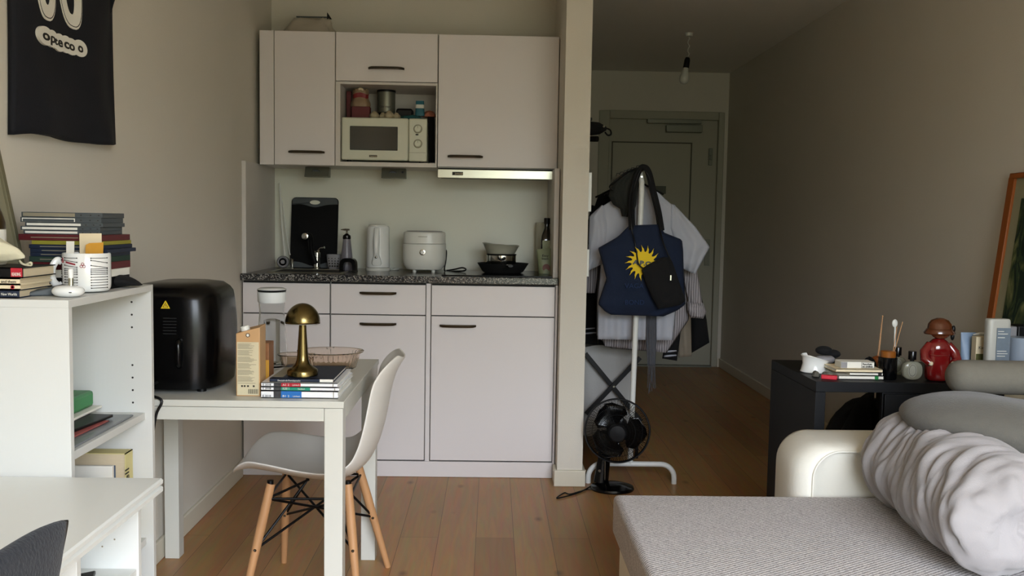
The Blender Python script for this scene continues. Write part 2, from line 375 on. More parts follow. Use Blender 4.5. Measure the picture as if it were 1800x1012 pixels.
def cloth(left, right, Y, thick=.04, folds=6, amp=.006, seed=0, nu=26, nv=34, slant=0, point=P, ph=1, hem=0):
    """a hanging piece of cloth: left/right outlines seen at depth Y, front and back bulging by thick"""
    mb = MB(); y0 = min(left[0][1], right[0][1]); y1 = max(left[-1][1], right[-1][1])
    def pt(u, v, side):
        yy0 = y0; yy = lin(yy0, y1, v)
        yl = lin(left[0][1], left[-1][1], v); yr = lin(right[0][1], right[-1][1], v)
        xl = edge_at(left, yl); xr = edge_at(right, yr)
        x = lin(xl, xr, u); y = lin(yl, yr, u)
        if hem: y += hem*v*v*math.sin(u*folds*PI+seed)
        b = max(0, 1-abs(2*u-1)**3.0)**.5*min(1, (4*v+.02))**.5*min(1, (1-v)*6+.35)
        f = amp*(math.sin(u*folds*2*PI*(1+.15*math.sin(seed))+seed+slant*v*6+1.2*mn.noise(Vector((u*2, v*2, seed))))*(.3+.7*v)+1.6*mn.noise(Vector((u*3+seed, v*4, 1.7*seed))))*min(1, 8*u)*min(1, 8*(1-u))
        d = Y-side*(thick*.5*b*ph)+f
        return P(x, y, d)
    i = len(mb.v)
    mb.grid(lambda u, v: pt(u, v, 1), nu, nv); j = len(mb.v)
    mb.grid(lambda u, v: pt(u, v, -1), nu, nv)
    n = nu+1
    for a in range(nv):
        for b in (0, nu):
            q = a*n+b; mb.f.append((i+q, i+q+n, j+q+n, j+q))
    for b in range(nu):
        mb.f.append((i+b, i+b+1, j+b+1, j+b)); q = nv*n+b; mb.f.append((i+q, i+q+1, j+q+1, j+q))
    return mb
def arc(c, r, a0, a1, n, plane='XZ', ry=None):
    ry = ry or r; o = []
    for k in range(n+1):
        a = lin(a0, a1, k/n); u, v = r*math.cos(a), ry*math.sin(a)
        o.append({'XZ': (c[0]+u, c[1], c[2]+v), 'YZ': (c[0], c[1]+u, c[2]+v), 'XY': (c[0]+u, c[1]+v, c[2])}[plane])
    return o
def spline(pts, n=8):
    pts = [Vector(p) for p in pts]; o = []
    for i in range(len(pts)-1):
        p0 = pts[max(i-1, 0)]; p1 = pts[i]; p2 = pts[i+1]; p3 = pts[min(i+2, len(pts)-1)]
        for k in range(n):
            t = k/n
            o.append(.5*((2*p1)+(p2-p0)*t+(2*p0-5*p1+4*p2-p3)*t*t+(3*p1-p0-3*p2+p3)*t**3))
    o.append(pts[-1]); return o
# ================================================================= THE ROOM
LW, RW, CEIL, YK, YE, YB = -1.155, 1.95, 2.46, 4.82, 7.65, -1.0
PX0, PX1, PY0 = .312, .428, 4.10       # partition wall between kitchen recess and hall
struct('floor', bx(LW-.2, RW+.2, YB-.2, YE+.3, -.1, 0), 'floor')
struct('ceiling', bx(LW-.2, RW+.2, YB-.2, YE+.3, CEIL, CEIL+.1), 'ceil')
struct('wall_left', bx(LW-.2, LW, YB, YK+.2, 0, CEIL), 'wall')
struct('wall_right', bx(RW, RW+.2, YB, YE+.2, 0, CEIL), 'wall')
struct('wall_kitchen', bx(LW, PX0, YK, YK+.2, 0, CEIL), 'wall')
struct('wall_partition', bx(PX0, PX1, PY0, YE, 0, CEIL), 'wall')
DX0, DX1, DZ = .93, 1.90, 2.10         # front door opening
mb = MB(); mb.box(PX1, DX0, YE, YE+.2, 0, CEIL); mb.box(DX1, RW, YE, YE+.2, 0, CEIL); mb.box(DX0, DX1, YE, YE+.2, DZ, CEIL)
struct('wall_hall_end', mb, 'wall')
mb = MB(); mb.box(LW-.2, WX0, YB-.2, YB, 0, CEIL); mb.box(WX1, RW+.2, YB-.2, YB, 0, CEIL); mb.box(WX0, WX1, YB-.2, YB, WZ1, CEIL); mb.box(WX0, WX1, YB-.2, YB, 0, WZ0)
struct('wall_window', mb, 'wall')
wf = MB(); wf.box(WX0, WX0+.05, YB-.12, YB-.06, WZ0, WZ1); wf.box(WX1-.05, WX1, YB-.12, YB-.06, WZ0, WZ1); wf.box(WX0, WX1, YB-.12, YB-.06, WZ1-.05, WZ1)
wf.box(WX0, WX1, YB-.12, YB-.06, WZ0, WZ0+.05)
struct('window_1', wf, 'skirt')
def skirting(name, boxes):
    mb = MB()
    for b in boxes: mb.box(*b)
    struct(name, mb, 'skirt', bevel=.004)
SH, ST = .075, .014
skirting('baseboard_left', [(LW, LW+ST, YB, 4.20, 0, SH)])
skirting('baseboard_right', [(RW-ST, RW, YB, YE, 0, SH)])
skirting('baseboard_partition', [(PX0-ST, PX1+ST, PY0-ST, PY0, 0, SH), (PX1, PX1+ST, PY0, YE, 0, SH), (PX0-ST, PX0, PY0, 4.20, 0, SH)])
skirting('baseboard_hall_end', [(DX1+.02, RW-ST, YE-ST, YE, 0, SH), (PX1+ST, DX0-.08, YE-ST, YE, 0, SH)])
# front door
d = bx(DX0+.03, DX1-.03, YE+.03, YE+.075, .008, DZ-.03).build('door_1', 'doorp', kind='structure', smooth=0, origin=(DX0, YE, 0))
fr = MB(); fr.box(DX0-.06, DX0+.03, YE-.012, YE+.10, 0, DZ+.035); fr.box(DX1-.03, DX1+.02, YE-.012, YE+.10, 0, DZ+.035); fr.box(DX0+.03, DX1-.03, YE-.012, YE+.10, DZ-.03, DZ+.035)
fr.build('door_frame', 'doorp', d, bevel=.006)
mb = MB(); x0, x1, z0, z1 = .985, 1.66, .22, 1.885
for a in ((x0, x1, z1-.01, z1), (x0, x1, z0, z0+.01), (x0, x0+.01, z0, z1), (x1-.01, x1, z0, z1)): mb.box(a[0], a[1], YE+.022, YE+.031, a[2], a[3])
mb.build('door_moulding', mat('door_groove', '#565346', .7, var=.03), d)
mb = MB(); mb.box(1.27, 1.72, YE-.03, YE-.008, 2.035, 2.07); mb.build('closer_arm', 'alu', d, bevel=.003)
mb = MB(); mb.box(1.43, 1.73, YE-.03, YE+.03, 1.965, 2.025); mb.build('closer_body', 'alu', d, bevel=.004)
mb = MB(); mb.box(1.36, 1.45, YE+.022, YE+.03, 1.455, 1.52); mb.build('notice_plate', mat('grey_notice', '#55584c', .6, var=.1), d)
mb = MB(); mb.box(1.80, 1.83, YE+.01, YE+.03, 1.70, 1.84); mb.box(1.807, 1.823, YE-.005, YE+.02, 1.745, 1.785); mb.build('security_lock', 'alu', d, bevel=.002)
mb = MB(); mb.box(1.795, 1.835, YE+.018, YE+.03, .86, 1.08); mb.tube([(1.815, YE+.02, 1.03), (1.815, YE-.03, 1.03), (1.70, YE-.03, 1.03)], .010); mb.build('door_handle', 'alu', d)
struct('trim_threshold', bx(DX0+.03, DX1-.03, YE-.03, YE+.05, 0, .012), 'alu')
# low white duct casing behind the table, against the left wall
# bulb on the hall ceiling
bl = thing('ceiling_bulb', 'bare frosted bulb in a black holder hanging from the hall ceiling on a twisted cable', 'light bulb', (1.275, 6.1, CEIL))
b0 = Vector((1.275, 6.1, CEIL))
MB().lathe([(.028, 0), (.024, -.02), (.004, -.022)], b0, 20).build('ceiling_hook', 'whiteplas', bl)
MB().tube([b0+Vector((.006*math.sin(k*1.3), .006*math.cos(k*1.3), -.02-.0105*k)) for k in range(14)], .0022, 6).build('cable', 'whiteplas', bl)
c = b0+Vector((-.003, 0, -.155))
mb = MB().lathe([(.004, .0), (.014, -.004), (.019, -.02), (.02, -.06), (.0205, -.072)], c, 20); mb.rot(.14, c, 'Y'); mb.build('bulb_holder', 'black', bl)
mb = MB().lathe([(.017, -.068), (.019, -.09), (.029, -.118), (.033, -.138), (.030, -.16), (.018, -.175), (.002, -.18)], c, 24); mb.rot(.14, c, 'Y'); mb.build('bulb', 'bulbg', bl)

# ================================================================= KITCHEN
YF, YU, CT = 4.22, 4.46, .945
def kp(px, py, Y=YF): return P(px, py, Y)
def handle(parent, x0, x1, z, y, name='handle'):
    mb = MB(); n = 12; pts = []
    for k in range(n+1):
        t = k/n; pts.append((lin(x0, x1, t), y-.028+.018*abs(2*t-1)**6, z))
    rings = []
    for k, p in enumerate(pts):
        t = k/n; h = .0065 if .06 < t < .94 else .0045
        rings.append([(p[0], p[1]-.004, p[2]-h), (p[0], p[1]-.007, p[2]), (p[0], p[1]-.004, p[2]+h), (p[0], p[1]+.004, p[2]+h*.8), (p[0], p[1]+.004, p[2]-h*.8)])
    mb.ring_loft(rings)
    for x in (x0+.004, x1-.004): mb.box(x-.004, x+.004, y-.016, y+.001, z-.004, z+.004)
    return mb.build(name, 'darksteel', parent)
XA0, XA1, XB0, XB1, XC0, XC1 = LW+.004, -.745, -.743, -.303, -.279, .296
ZB0, ZS, ZT = .075, .762, .905
PL = .075
def base_unit(label, x0, x1, dx0, dx1, drawer_handle, door_handle):
    t = thing('base_cabinet', label, 'cabinet', ((x0+x1)/2, (YF+YK)/2, 0), 'kitchen base cabinets')
    bx(x0, x1, YF+.02, YK-.005, PL, ZT+.008).build('body', 'gap' if 0 else 'kitedge', t, smooth=0)
    bx(dx0+.002, dx1-.002, YF+.014, YF+.0195, PL, ZT+.006).build('shadow_joint', 'gap', t, smooth=0)
    g = .0025
    dr = bx(dx0+g, dx1-g, YF, YF+.018, ZS+g, ZT-.002).build('drawer', 'kit', t, bevel=.0012)
    do = bx(dx0+g, dx1-g, YF, YF+.018, PL+.006, ZS-g).build('door', 'kit', t, bevel=.0012)
    if drawer_handle: handle(dr, *drawer_handle, YF)
    if door_handle: handle(do, *door_handle, YF)
hx = lambda a, b, py, Y=YF: (P(a, py, Y)[0], P(b, py, Y)[0], P((a+b)/2, py, Y)[2])
base_unit('left white base cabinet under the sink, behind the carafe and the brass lamp', XA0, XA1, XA0+.003, XA1, None, hx(500, 563, 566))
base_unit('middle white base cabinet with one bar handle on the drawer and one on the door', XB0, XB1, XB0, XB1, hx(633, 697, 514.5), hx(633, 697, 568.5))
base_unit('right white base cabinet by the pillar, plain panel above a door with handle', XC0, XC1, XC0, XC1, None, hx(773, 837, 572))
bx(XB1+.002, XC0-.002, YF+.003, YK-.01, PL, ZT+.006).build('filler_panel', 'kit', label='narrow white filler strip between the middle and right base cabinets', cat='panel', smooth=0)
bx(XC1+.002, PX0-.004, YF+.006, YK-.01, .001, ZT+.006).build('filler_panel', 'kit', label='thin white filler strip between the right base cabinet and the pillar', cat='panel', smooth=0)
bx(LW+.003, XC1+.001, YF+.002, YF+.02, .001, PL-.001).build('plinth', 'kit', label='white kitchen plinth board along the floor under the base cabinets', cat='plinth', smooth=0, bevel=.001)
wt = thing('worktop', 'speckled dark grey granite worktop over the kitchen base cabinets', 'worktop', ((LW+PX0)/2, YF, ZT+.01))
bx(LW+.003, PX0-.006, YF-.02, YK-.004, ZT+.01, CT).build('slab', 'granite', wt, bevel=.002)
# splash panels
bx(LW+.001, LW+.020, YF+.02, YK-.016, CT, 1.46).build('side_splash_panel', 'kitedge', label='white side splash panel on the left wall above the worktop', cat='splash panel', smooth=0)
bx(PX0-.026, PX0-.004, YF+.04, YK-.016, CT, 1.452).build('side_splash_panel', 'kitedge', label='white side splash panel against the pillar right of the hob', cat='splash panel', smooth=0)
bx(LW+.001, PX0-.004, YK-.014, YK-.001, CT, 1.50).build('back_splash_panel', 'splash', label='pale back splash panel between worktop and wall cabinets', cat='splash panel', smooth=0)
# sink (inset) with tap, hob
# wall cabinets
def up(px, py): return P(px, py, YU)
UZ0, UZ1 = 1.458, 2.094
def wall_unit(name, label, x0, x1): 
    t = thing(name, label, 'cabinet', ((x0+x1)/2, (YU+YK)/2, UZ0), 'kitchen wall cabinets'); return t
UX = [LW+.03, up(482, 150)[0], up(590, 150)[0], up(770, 150)[0], up(984, 100)[0]]
bx(LW+.028, UX[1]-.003, YU+.004, YK-.016, UZ0, UZ1).build('filler_panel', 'kit', label='narrow white filler panel between the left wall and the wall cabinets', cat='panel', smooth=0)
u1 = wall_unit('wall_cabinet', 'tall narrow white wall cabinet at the left with a bar handle low on its door', UX[1], UX[2])
bx(UX[1], UX[2]-.002, YU+.02, YK-.016, UZ0, UZ1).build('body', 'kitedge', u1, smooth=0)
bx(UX[1]+.003, UX[2]-.005, YU+.013, YU+.0195, UZ0+.003, UZ1-.003).build('shadow_joint', 'gap', u1, smooth=0)
dd = bx(UX[1]+.001, UX[2]-.004, YU, YU+.018, UZ0+.001, UZ1-.001).build('door', 'kit', u1, bevel=.0012); handle(dd, *hx(508, 571, 267.5, YU), YU)
u2 = wall_unit('microwave_cabinet', 'white wall cabinet with a flap door above an open niche holding the microwave', UX[2], UX[3])
x0, x1 = UX[2], UX[3]-.002; zf = up(680, 144)[2]; nx0, nx1, nz0, nz1 = up(598, 220)[0], up(766, 220)[0], UZ0+.02, up(680, 149)[2]
mb = MB(); mb.box(x0, nx0, YU, YK-.03, UZ0, zf-.002); mb.box(nx1, x1, YU, YK-.03, UZ0, zf-.002); mb.box(nx0, nx1, YU, YK-.03, UZ0, nz0); mb.box(nx0, nx1, YU, YK-.03, nz1, zf-.002); mb.box(x0, x1, YU+.02, YK-.016, zf, UZ1)
mb.build('body', 'kitedge', u2, smooth=0)
bx(x0, x1, YK-.03, YK-.016, UZ0, zf).build('back_panel', 'kitedge', u2, smooth=0)
bx(x0+.004, x1-.004, YU+.013, YU+.0195, zf+.003, UZ1-.003).build('shadow_joint', 'gap', u2, smooth=0)
dd = bx(x0+.001, x1-.002, YU, YU+.018, zf+.002, UZ1-.001).build('flap', 'kit', u2, bevel=.0012); handle(dd, *hx(648, 711, 121, YU), YU)
u3 = wall_unit('wall_cabinet', 'large square white wall cabinet at the right above the cooker hood', UX[3], UX[4])
bx(UX[3]+.001, UX[4]+.004, YU+.02, YK-.016, UZ0, UZ1-.004).build('body', 'kitedge', u3, smooth=0)
bx(UX[3]+.004, UX[4]-.002, YU+.013, YU+.0195, UZ0+.003, UZ1-.006).build('shadow_joint', 'gap', u3, smooth=0)
dd = bx(UX[3]+.002, UX[4]-.003, YU, YU+.018, UZ0+.004, UZ1-.002).build('door', 'kit', u3, bevel=.0012); handle(dd, *hx(787, 849, 275.5, YU), YU)
bx(UX[4]+.006, PX0-.003, YU+.02, YK-.016, UZ0+.03, UZ1-.004).build('filler_panel', 'kitedge', label='thin white filler panel between the right wall cabinet and the pillar', cat='panel', smooth=0)
# cooker hood
hz0, hz1 = 1.408, 1.450
hd = thing('cooker_hood', 'slim brushed steel cooker hood under the right wall cabinet', 'cooker hood', ((UX[3]+UX[4])/2, YU, hz0))
bx(UX[3]+.003, UX[4]-.012, YU-.012, YU+.012, hz0, hz1).build('front_strip', 'steel', hd, bevel=.002)
bx(UX[3]+.003, UX[4]-.012, YU+.014, YK-.03, hz0+.012, UZ0-.001).build('housing', 'gap', hd, smooth=0)
for px in (838, 920):
    p = P(px, 318, YU+.06); MB().lathe([(.034, 0), (.032, -.008), (.012, -.012)], (p[0], YU+.06, hz0+.012), 24).build('lamp_lens', 'dgreyplas', hd)
q = P(795, 307, YU-.012); lp = bx(q[0], q[0]+.052, YU-.0135, YU-.0119, q[2]-.002, q[2]+.014).build('maker_badge', 'ink', hd, smooth=0)
text('ZANUSSI', (q[0]+.012, YU-.0145, q[2]+.001), (1, 0, 0), (0, 0, 1), .0115, 'cream2', lp, w=.038)
# under-cabinet sockets
def socket(px0, px1, py, label, sw):
    a = P(px0, py, 4.62); b = P(px1, py, 4.62); z1 = UZ0-.001; z0 = z1-.050
    t = thing('cabinet_socket', label, 'socket', ((a[0]+b[0])/2, 4.60, z0), 'steel sockets under the wall cabinets')
    mb = MB(); mb.prism([(a[0], 4.575, z0), (a[0], 4.64, z0), (a[0], 4.64, z1), (a[0], 4.60, z1)], (b[0]-a[0], 0, 0)); mb.build('housing', 'alu', t, bevel=.002)
    mb = MB(); mb.lathe([(.021, 0), (.019, -.003), (.017, .001)], ((a[0]+b[0])/2-.004, 4.589, (z0+z1)/2-.002), 24, 'Y', sy=.7); mb.build('outlet', 'dgreyplas', t)
    if sw: MB().lathe([(.006, 0), (.005, -.006)], (b[0]-.015, 4.587, z0+.032), 16, 'Y').build('switch', 'black', t)
socket(538, 580, 300, 'left steel socket under the narrow wall cabinet', 0)
socket(672, 714, 304, 'steel socket with a black switch under the microwave cabinet', 1)
# microwave
mx0, mx1, mz0, mz1, my = P(600, 240, YU+.012)[0], P(750.5, 240, YU+.012)[0], nz0+.012, P(680, 207, YU+.012)[2], YU+.012
mw = thing('microwave', 'white microwave oven with two dials in the open wall cabinet niche', 'microwave', ((mx0+mx1)/2, my, nz0))
xs = P(718, 240, my)[0]
bx(mx0+.004, mx1-.004, my+.02, my+.285, mz0, mz1-.003).build('casing', 'mwbody', mw, bevel=.006)
do = bx(mx0, xs-.001, my, my+.02, mz0-.002, mz1).build('door', 'mwbody', mw, bevel=.008, seg=3)
w0 = P(615, 221, my); w1 = P(699, 265, my)
bx(w0[0], w1[0], my-.0025, my+.004, w1[2], w0[2]).build('window', 'screenglass', do, bevel=.004)
q = P(649, 276, my); bd = bx(q[0], q[0]+.038, my-.001, my+.001, q[2]+.0, q[2]+.010).build('maker_badge', 'ink', do, smooth=0)
text('ZANUSSI', (q[0]+.003, my-.002, q[2]+.0015), (1, 0, 0), (0, 0, 1), .0075, 'cream2', bd, w=.032)
cp = bx(xs+.001, mx1, my+.001, my+.02, mz0-.004, mz1).build('control_panel', 'mwbody', mw, bevel=.007, seg=3)
for py in (226.5, 252.5):
    q = P(734.5, py, my); k = MB().lathe([(.0185, 0), (.0175, -.010), (.014, -.014)], (q[0], my+.001, q[2]), 28, 'Y').build('dial', 'mwbody', cp, smooth=40)
    MB().lathe([(.0215, 0), (.0213, -.0006)], (q[0], my+.0008, q[2]), 28, 'Y').build('dial_ring', 'inkgrey', cp)
    bx(q[0]-.001, q[0]+.001, my-.0145, my-.0128, q[2]+.002, q[2]+.013).build('pointer', 'inkgrey', k, smooth=0)
q = P(733, 236.5, my); MB().ell((q[0], my+.0005, q[2]), .008, .001, .0035).build('symbol', 'ink', cp)
bx(xs+.004, mx1-.004, my-.0002, my+.002, P(734, 268.5, my)[2], P(734, 268, my)[2]).build('button_line', 'inkgrey', cp, smooth=0)
for x in (mx0+.03, mx1-.03): MB().cyl((x, my+.05, nz0), .012, .012).build('foot', 'black', mw); MB().cyl((x, my+.25, nz0), .012, .012).build('foot', 'black', mw)
# things on top of the microwave (top at mz1)
mt = mz1-.003
def on(px, Y): return P(px, 200, Y)[0]
def mtbox(name, label, cat, px0, px1, py0, Y0, dY, m, **k):
    a, b = on(px0, Y0), on(px1, Y0); z = P((px0+px1)/2, py0, Y0)[2]
    return bx(a, b, Y0, Y0+dY, k.pop('z0', mt), z).build(name, m, label=label, cat=cat, **k)
mtbox('storage_box', 'dark maroon upright carton at the left end of the microwave niche', 'carton', 609, 617, 160, 4.60, .10, 'dred', bevel=.002)
mtbox('tea_box', 'red and cream carton standing on the microwave at the left, under the snack bag', 'carton', 618, 650, 187, 4.54, .05, 'dred', bevel=.002)
z = P(640, 187, 4.54)[2]
mb = MB(); xa, xb = on(617, 4.55), on(648, 4.55)
def bagpt(u, v):
    a = 2*PI*u; r = (1-.25*v)*(1+.08*math.sin(5*a)+.1*math.sin(9*v))
    return ((xa+xb)/2+(xb-xa)*.53*r*math.cos(a), 4.57+.025*r*math.sin(a), z+.0005+.085*v+.006*math.sin(3*a)*v)
rings = [[bagpt(k/24, j/8) for k in range(24)] for j in range(9)]
M['packtan'] = mat('snack_bag_foil', '#8a7258', .45, var=.35, scale=25)
tb = mb.ring_loft(rings).build('snack_bag', 'packtan', label='crumpled red and cream snack bag on the carton on the microwave', cat='bag', smooth=60)
M['dred2'] = mat('deep_red_print', '#7c1c20', .5, var=.1)
mb = MB(); rings = [[(lin(p[0], (xa+xb)/2, -.02), lin(p[1], 4.57, -.04), p[2]) for p in [bagpt(k/24, j/8) for k in range(24)]] for j in (4, 5, 6)]
mb.ring_loft(rings, False, False).build('red_band', 'dred2', tb)
mb = MB(); rings = [[(lin(p[0], (xa+xb)/2+.01, .2), p[1], p[2]+.001) for p in [bagpt(k/24, j/8) for k in range(24)]] for j in (7, 8)]
mb.ring_loft(rings).build('folded_top', 'cream2', tb)
# tin can, jar, food tub, blue pack, garlic, cloth
ca = on(679, 4.66); t = thing('coffee_tin', 'silver grey tin with dark lettering at the back of the microwave top', 'tin', (ca, 4.66, mt+.045))
zc0, zc1 = mt+.047, P(679, 159, 4.66)[2]
MB().lathe([(.044, 0), (.045, .004), (.045, zc1-zc0-.01)], (ca, 4.66, zc0), 28).build('tin', 'alu', t, smooth=40)
MB().lathe([(.047, 0), (.047, .012), (.04, .013)], (ca, 4.66, zc1-.011), 28).build('lid', 'black', t, smooth=40)
text('German', (ca-.03, 4.66-.0455, zc0+.022), (1, 0, 0), (0, 0, 1), .016, 'ink', t, w=.055)
MB().lathe([(.040, 0), (.042, .005), (.042, .038), (.030, .0465)], (ca-.002, 4.66, mt), 24).build('glass_jar', 'screenglass', label='short dark jar carrying the silver tin on the microwave', cat='jar', smooth=40)
mb = MB(); c = (on(712, 4.64), 4.64, mt); mb.lathe([(.045, 0), (.058, .05), (.056, .062), (.04, .066)], c, 4); mb.rot(PI/4, c); mb.build('food_tub', 'black', label='black plastic food tub on the microwave beside the tin', cat='tub', bevel=.006, smooth=40)
mb = MB(); c = (on(738, 4.60), 4.60, mt+.028); rings = []
for j in range(9):
    v = j/8; rings.append([(c[0]+(.024-.004*v)*math.copysign(abs(math.cos(a))**.6, math.cos(a)), c[1]+(.018-.014*v*v)*math.copysign(abs(math.sin(a))**.6, math.sin(a)), c[2]+.075*v) for a in [2*PI*k/20 for k in range(20)]])
bp_ = mb.ring_loft(rings).build('milk_pack', mat('blue_pack', '#2c6876', .45, var=.25, scale=30), label='small blue and white pouch standing on the teal cloth on the microwave', cat='pouch', smooth=50)
MB().ring_loft([[(lin(p[0], c[0], -.02), lin(p[1], c[1], -.05), p[2]) for p in r] for r in rings[4:7]], False, False).build('white_print', 'paper', bp_)
for px, Yg, r, k in ((658, 4.53, .022, 0), (673, 4.55, .020, 1), (684, 4.52, .023, 2), (697, 4.54, .019, 3)):
    g = (on(px, Yg), Yg, mt+r*.8); mb = MB(); rings = []
    for j in range(1, 10):
        ph = PI*j/9.5; rings.append([(g[0]+r*math.sin(ph)*(1+.09*math.cos(6*a))*math.cos(a), g[1]+r*math.sin(ph)*(1+.09*math.cos(6*a))*math.sin(a), g[2]+r*.8*math.cos(ph)+(.006 if j == 1 else 0)) for a in [2*PI*q/30 for q in range(30)]])
    mb.ring_loft(rings).build('garlic_bulb', 'garlic', group='garlic bulbs on the microwave', cat='garlic', smooth=60, label=['leftmost garlic bulb in the row on the microwave', 'second garlic bulb from the left on the microwave', 'third garlic bulb from the left, the biggest of the row on the microwave', 'rightmost garlic bulb, beside the teal cloth on the microwave'][k])
def heap(c, rx, ry, h, m, name, label, cat, seed=0, amp=.25, n=40, **k):
    mb = MB(); rings = []
    for j in range(13):
        v = j/12; rr = math.cos(v*PI/2)**.7 if v < 1 else 0.02; z = h*math.sin(v*PI/2)
        ring = []
        for q in range(n):
            a = 2*PI*q/n; f = 1+amp*mn.noise(Vector((math.cos(a)*1.6+seed, math.sin(a)*1.6, v*2)))+.06*math.sin(7*a+seed+4*v)
            ring.append((c[0]+rx*rr*f*math.cos(a), c[1]+ry*rr*f*math.sin(a), c[2]+z*(1+.35*mn.noise(Vector((math.cos(a)*2+seed, math.sin(a)*2, seed))))+.001))
        rings.append(ring)
    return mb.ring_loft(rings).build(name, m, label=label, cat=cat, smooth=180, **k)
heap((on(722, 4.55), 4.55, mt), .062, .045, .024, 'tealcloth', 'kitchen_cloth', 'crumpled teal kitchen cloth spread on the right of the microwave top', 'cloth', 3)
heap((on(755, 4.60), 4.62, mt+.026), .032, .035, .028, 'orange', 'oven_glove', 'salmon and red cloth bundle at the right end above the microwave', 'cloth', 5)
mb = cloth([(752, 205), (753, 240), (755, 285)], [(764, 205), (764, 240), (764, 285)], 4.60, .03, 2, .006, 4, nu=8, nv=16)
mb.build('hanging_bag', 'blackcloth', label='dark bag stuffed between the microwave and the right side of its niche', cat='bag', smooth=180)
# plastic bag on top of the left wall cabinet
zt = UZ1
mb = MB(); rings = []
for j in range(12):
    v = j/11; z = zt+.001+.085*v
    x0, x1 = lin(up(484, 50)[0], up(506, 50)[0], v**1.3), lin(up(587, 50)[0], up(570, 50)[0], v**.8); ring = []
    for q in range(48):
        a = 2*PI*q/48; f = 1+.05*math.sin(6*a+5*v)+.10*mn.noise(Vector((2*math.cos(a), 2*math.sin(a), 3*v)))
        ring.append(((x0+x1)/2+(x1-x0)/2*f*math.copysign(abs(math.cos(a))**.6, math.cos(a)), 4.60+(.10-.085*v)*f*math.sin(a), z+.01*mn.noise(Vector((3*math.cos(a), q*.1, v)))*v))
    rings.append(ring)
pb = mb.ring_loft(rings).build('storage_bag', 'bag', label='crumpled translucent storage bag lying on top of the left wall cabinet', cat='bag', smooth=60)
a = up(510, 18); b = up(566, 19)
MB().tube([(a[0], 4.60, a[2]), (b[0], 4.60, b[2]+.0)], .0035, 8).build('bag_clip', 'dgreyplas', pb)
q = up(566, 10); MB().prism([(q[0], 4.595, q[2]), (q[0]+.022, 4.595, q[2]-.032), (q[0]-.001, 4.595, q[2]-.034)], (0, .012, 0)).build('black_tag', 'black', pb)
# ================================================================= ON THE WORKTOP
ct = CT
def wx(px, Y, py=470): return P(px, py, Y)[0]
# chopping board leaning on the back splash
cb = thing('chopping_board', 'black chopping board with grey ends leaning against the back splash', 'chopping board', (wx(552, 4.76), 4.74, ct))
x0, x1 = wx(512, 4.77), wx(594, 4.77); zt_ = P(552, 347, 4.77)[2]
def rrect(x0, x1, z0, z1, r, y, n=6):
    o = []
    for cx, cz, a in ((x1-r, z0+r, -PI/2), (x1-r, z1-r, 0), (x0+r, z1-r, PI/2), (x0+r, z0+r, PI)):
        for k in range(n+1): t = a+PI/2*k/n; o.append((cx+r*math.cos(t), y, cz+r*math.sin(t)))
    return o
def lean(mb): return mb.xf(lambda p: Vector((p.x, p.y-.055*(1-(p.z-ct)/(zt_-ct)), p.z)))
lean(MB().prism(rrect(x0, x1, ct+.001, zt_, .022, 4.785), (0, .009, 0))).build('board', 'board', cb, bevel=.002)
mb = MB(); zz = zt_
pts = [(x0+.003, 4.7835, zz-.04)]+[(lin(x0+.003, x1-.003, k/16), 4.7835, zz-.034-.016*math.exp(-((k-8)/3.2)**2)) for k in range(17)]+[(x1-.003, 4.7835, zz-.02)]+[(x1-.003-.018*(1-math.cos(a)), 4.7835, zz-.021+.018*math.sin(a)) for a in (PI/6, PI/3, PI/2)]+[(x0+.003+.018*(1-math.cos(a)), 4.7835, zz-.021+.018*math.sin(a)) for a in (PI/2, PI/3, PI/6)]
lean(mb.prism(pts, (0, .0016, 0))).build('grip_end', 'dgreyplas', cb, smooth=0)
mb = MB(); lean(mb.lathe([(.026, 0), (.026, -.003)], ((x0+x1)/2, 4.7838, zz-.025), 28, 'Y', sy=.42)).build('grip_hole', 'splash', cb, smooth=0)
mb = MB(); pts = [(x0+.004, 4.7835, ct+.004), (x1-.004, 4.7835, ct+.004)]+[(lin(x1-.004, x0+.004, k/12), 4.7835, ct+.034-.022*math.exp(-((k-6)/2.6)**2)) for k in range(13)]
lean(mb.prism(pts, (0, .0016, 0))).build('foot_end', 'dgreyplas', cb, smooth=0)
# dish brush in the corner
p0 = P(497, 456, 4.70); br = thing('dish_brush', 'long white dish brush leaning in the left corner, its round head on the worktop', 'brush', (p0[0], 4.70, ct))
r = .031; hc = (p0[0], 4.70, ct+r+.001)
MB().lathe([(r, 0), (r, .016)], hc, 32, 'Y').build('bristles', mat('worn_bristles', '#5a584c', .9, var=.4, scale=90, bump=.8), br, smooth=40)
mb = MB(); mb.lathe([(r-.001, -.001), (r-.006, -.006), (r-.012, -.001)], hc, 32, 'Y'); mb.lathe([(.012, 0), (.010, -.004)], hc, 24, 'Y'); mb.build('head_ring', 'greyplas', br)
q = P(491, 322, 4.78)
MB().tube([(hc[0]+.008, 4.715, hc[2]+.028), (lin(hc[0], q[0], .5)+.002, 4.75, lin(hc[2], q[2], .5)), (q[0], 4.79, q[2])], [.0065, .006, .005], 10).build('stick', 'whiteplas', br)
q2 = P(499, 330, 4.79); mb = MB(); mb.tube(spline([P(510, 448, 4.73), P(503, 410, 4.77), P(497, 360, 4.79), P(490, 334, 4.79)], 6), .0028, 8); mb.build('hose_cord', 'whiteplas', label='thin white cord running down the left splash corner beside the brush', cat='cord')
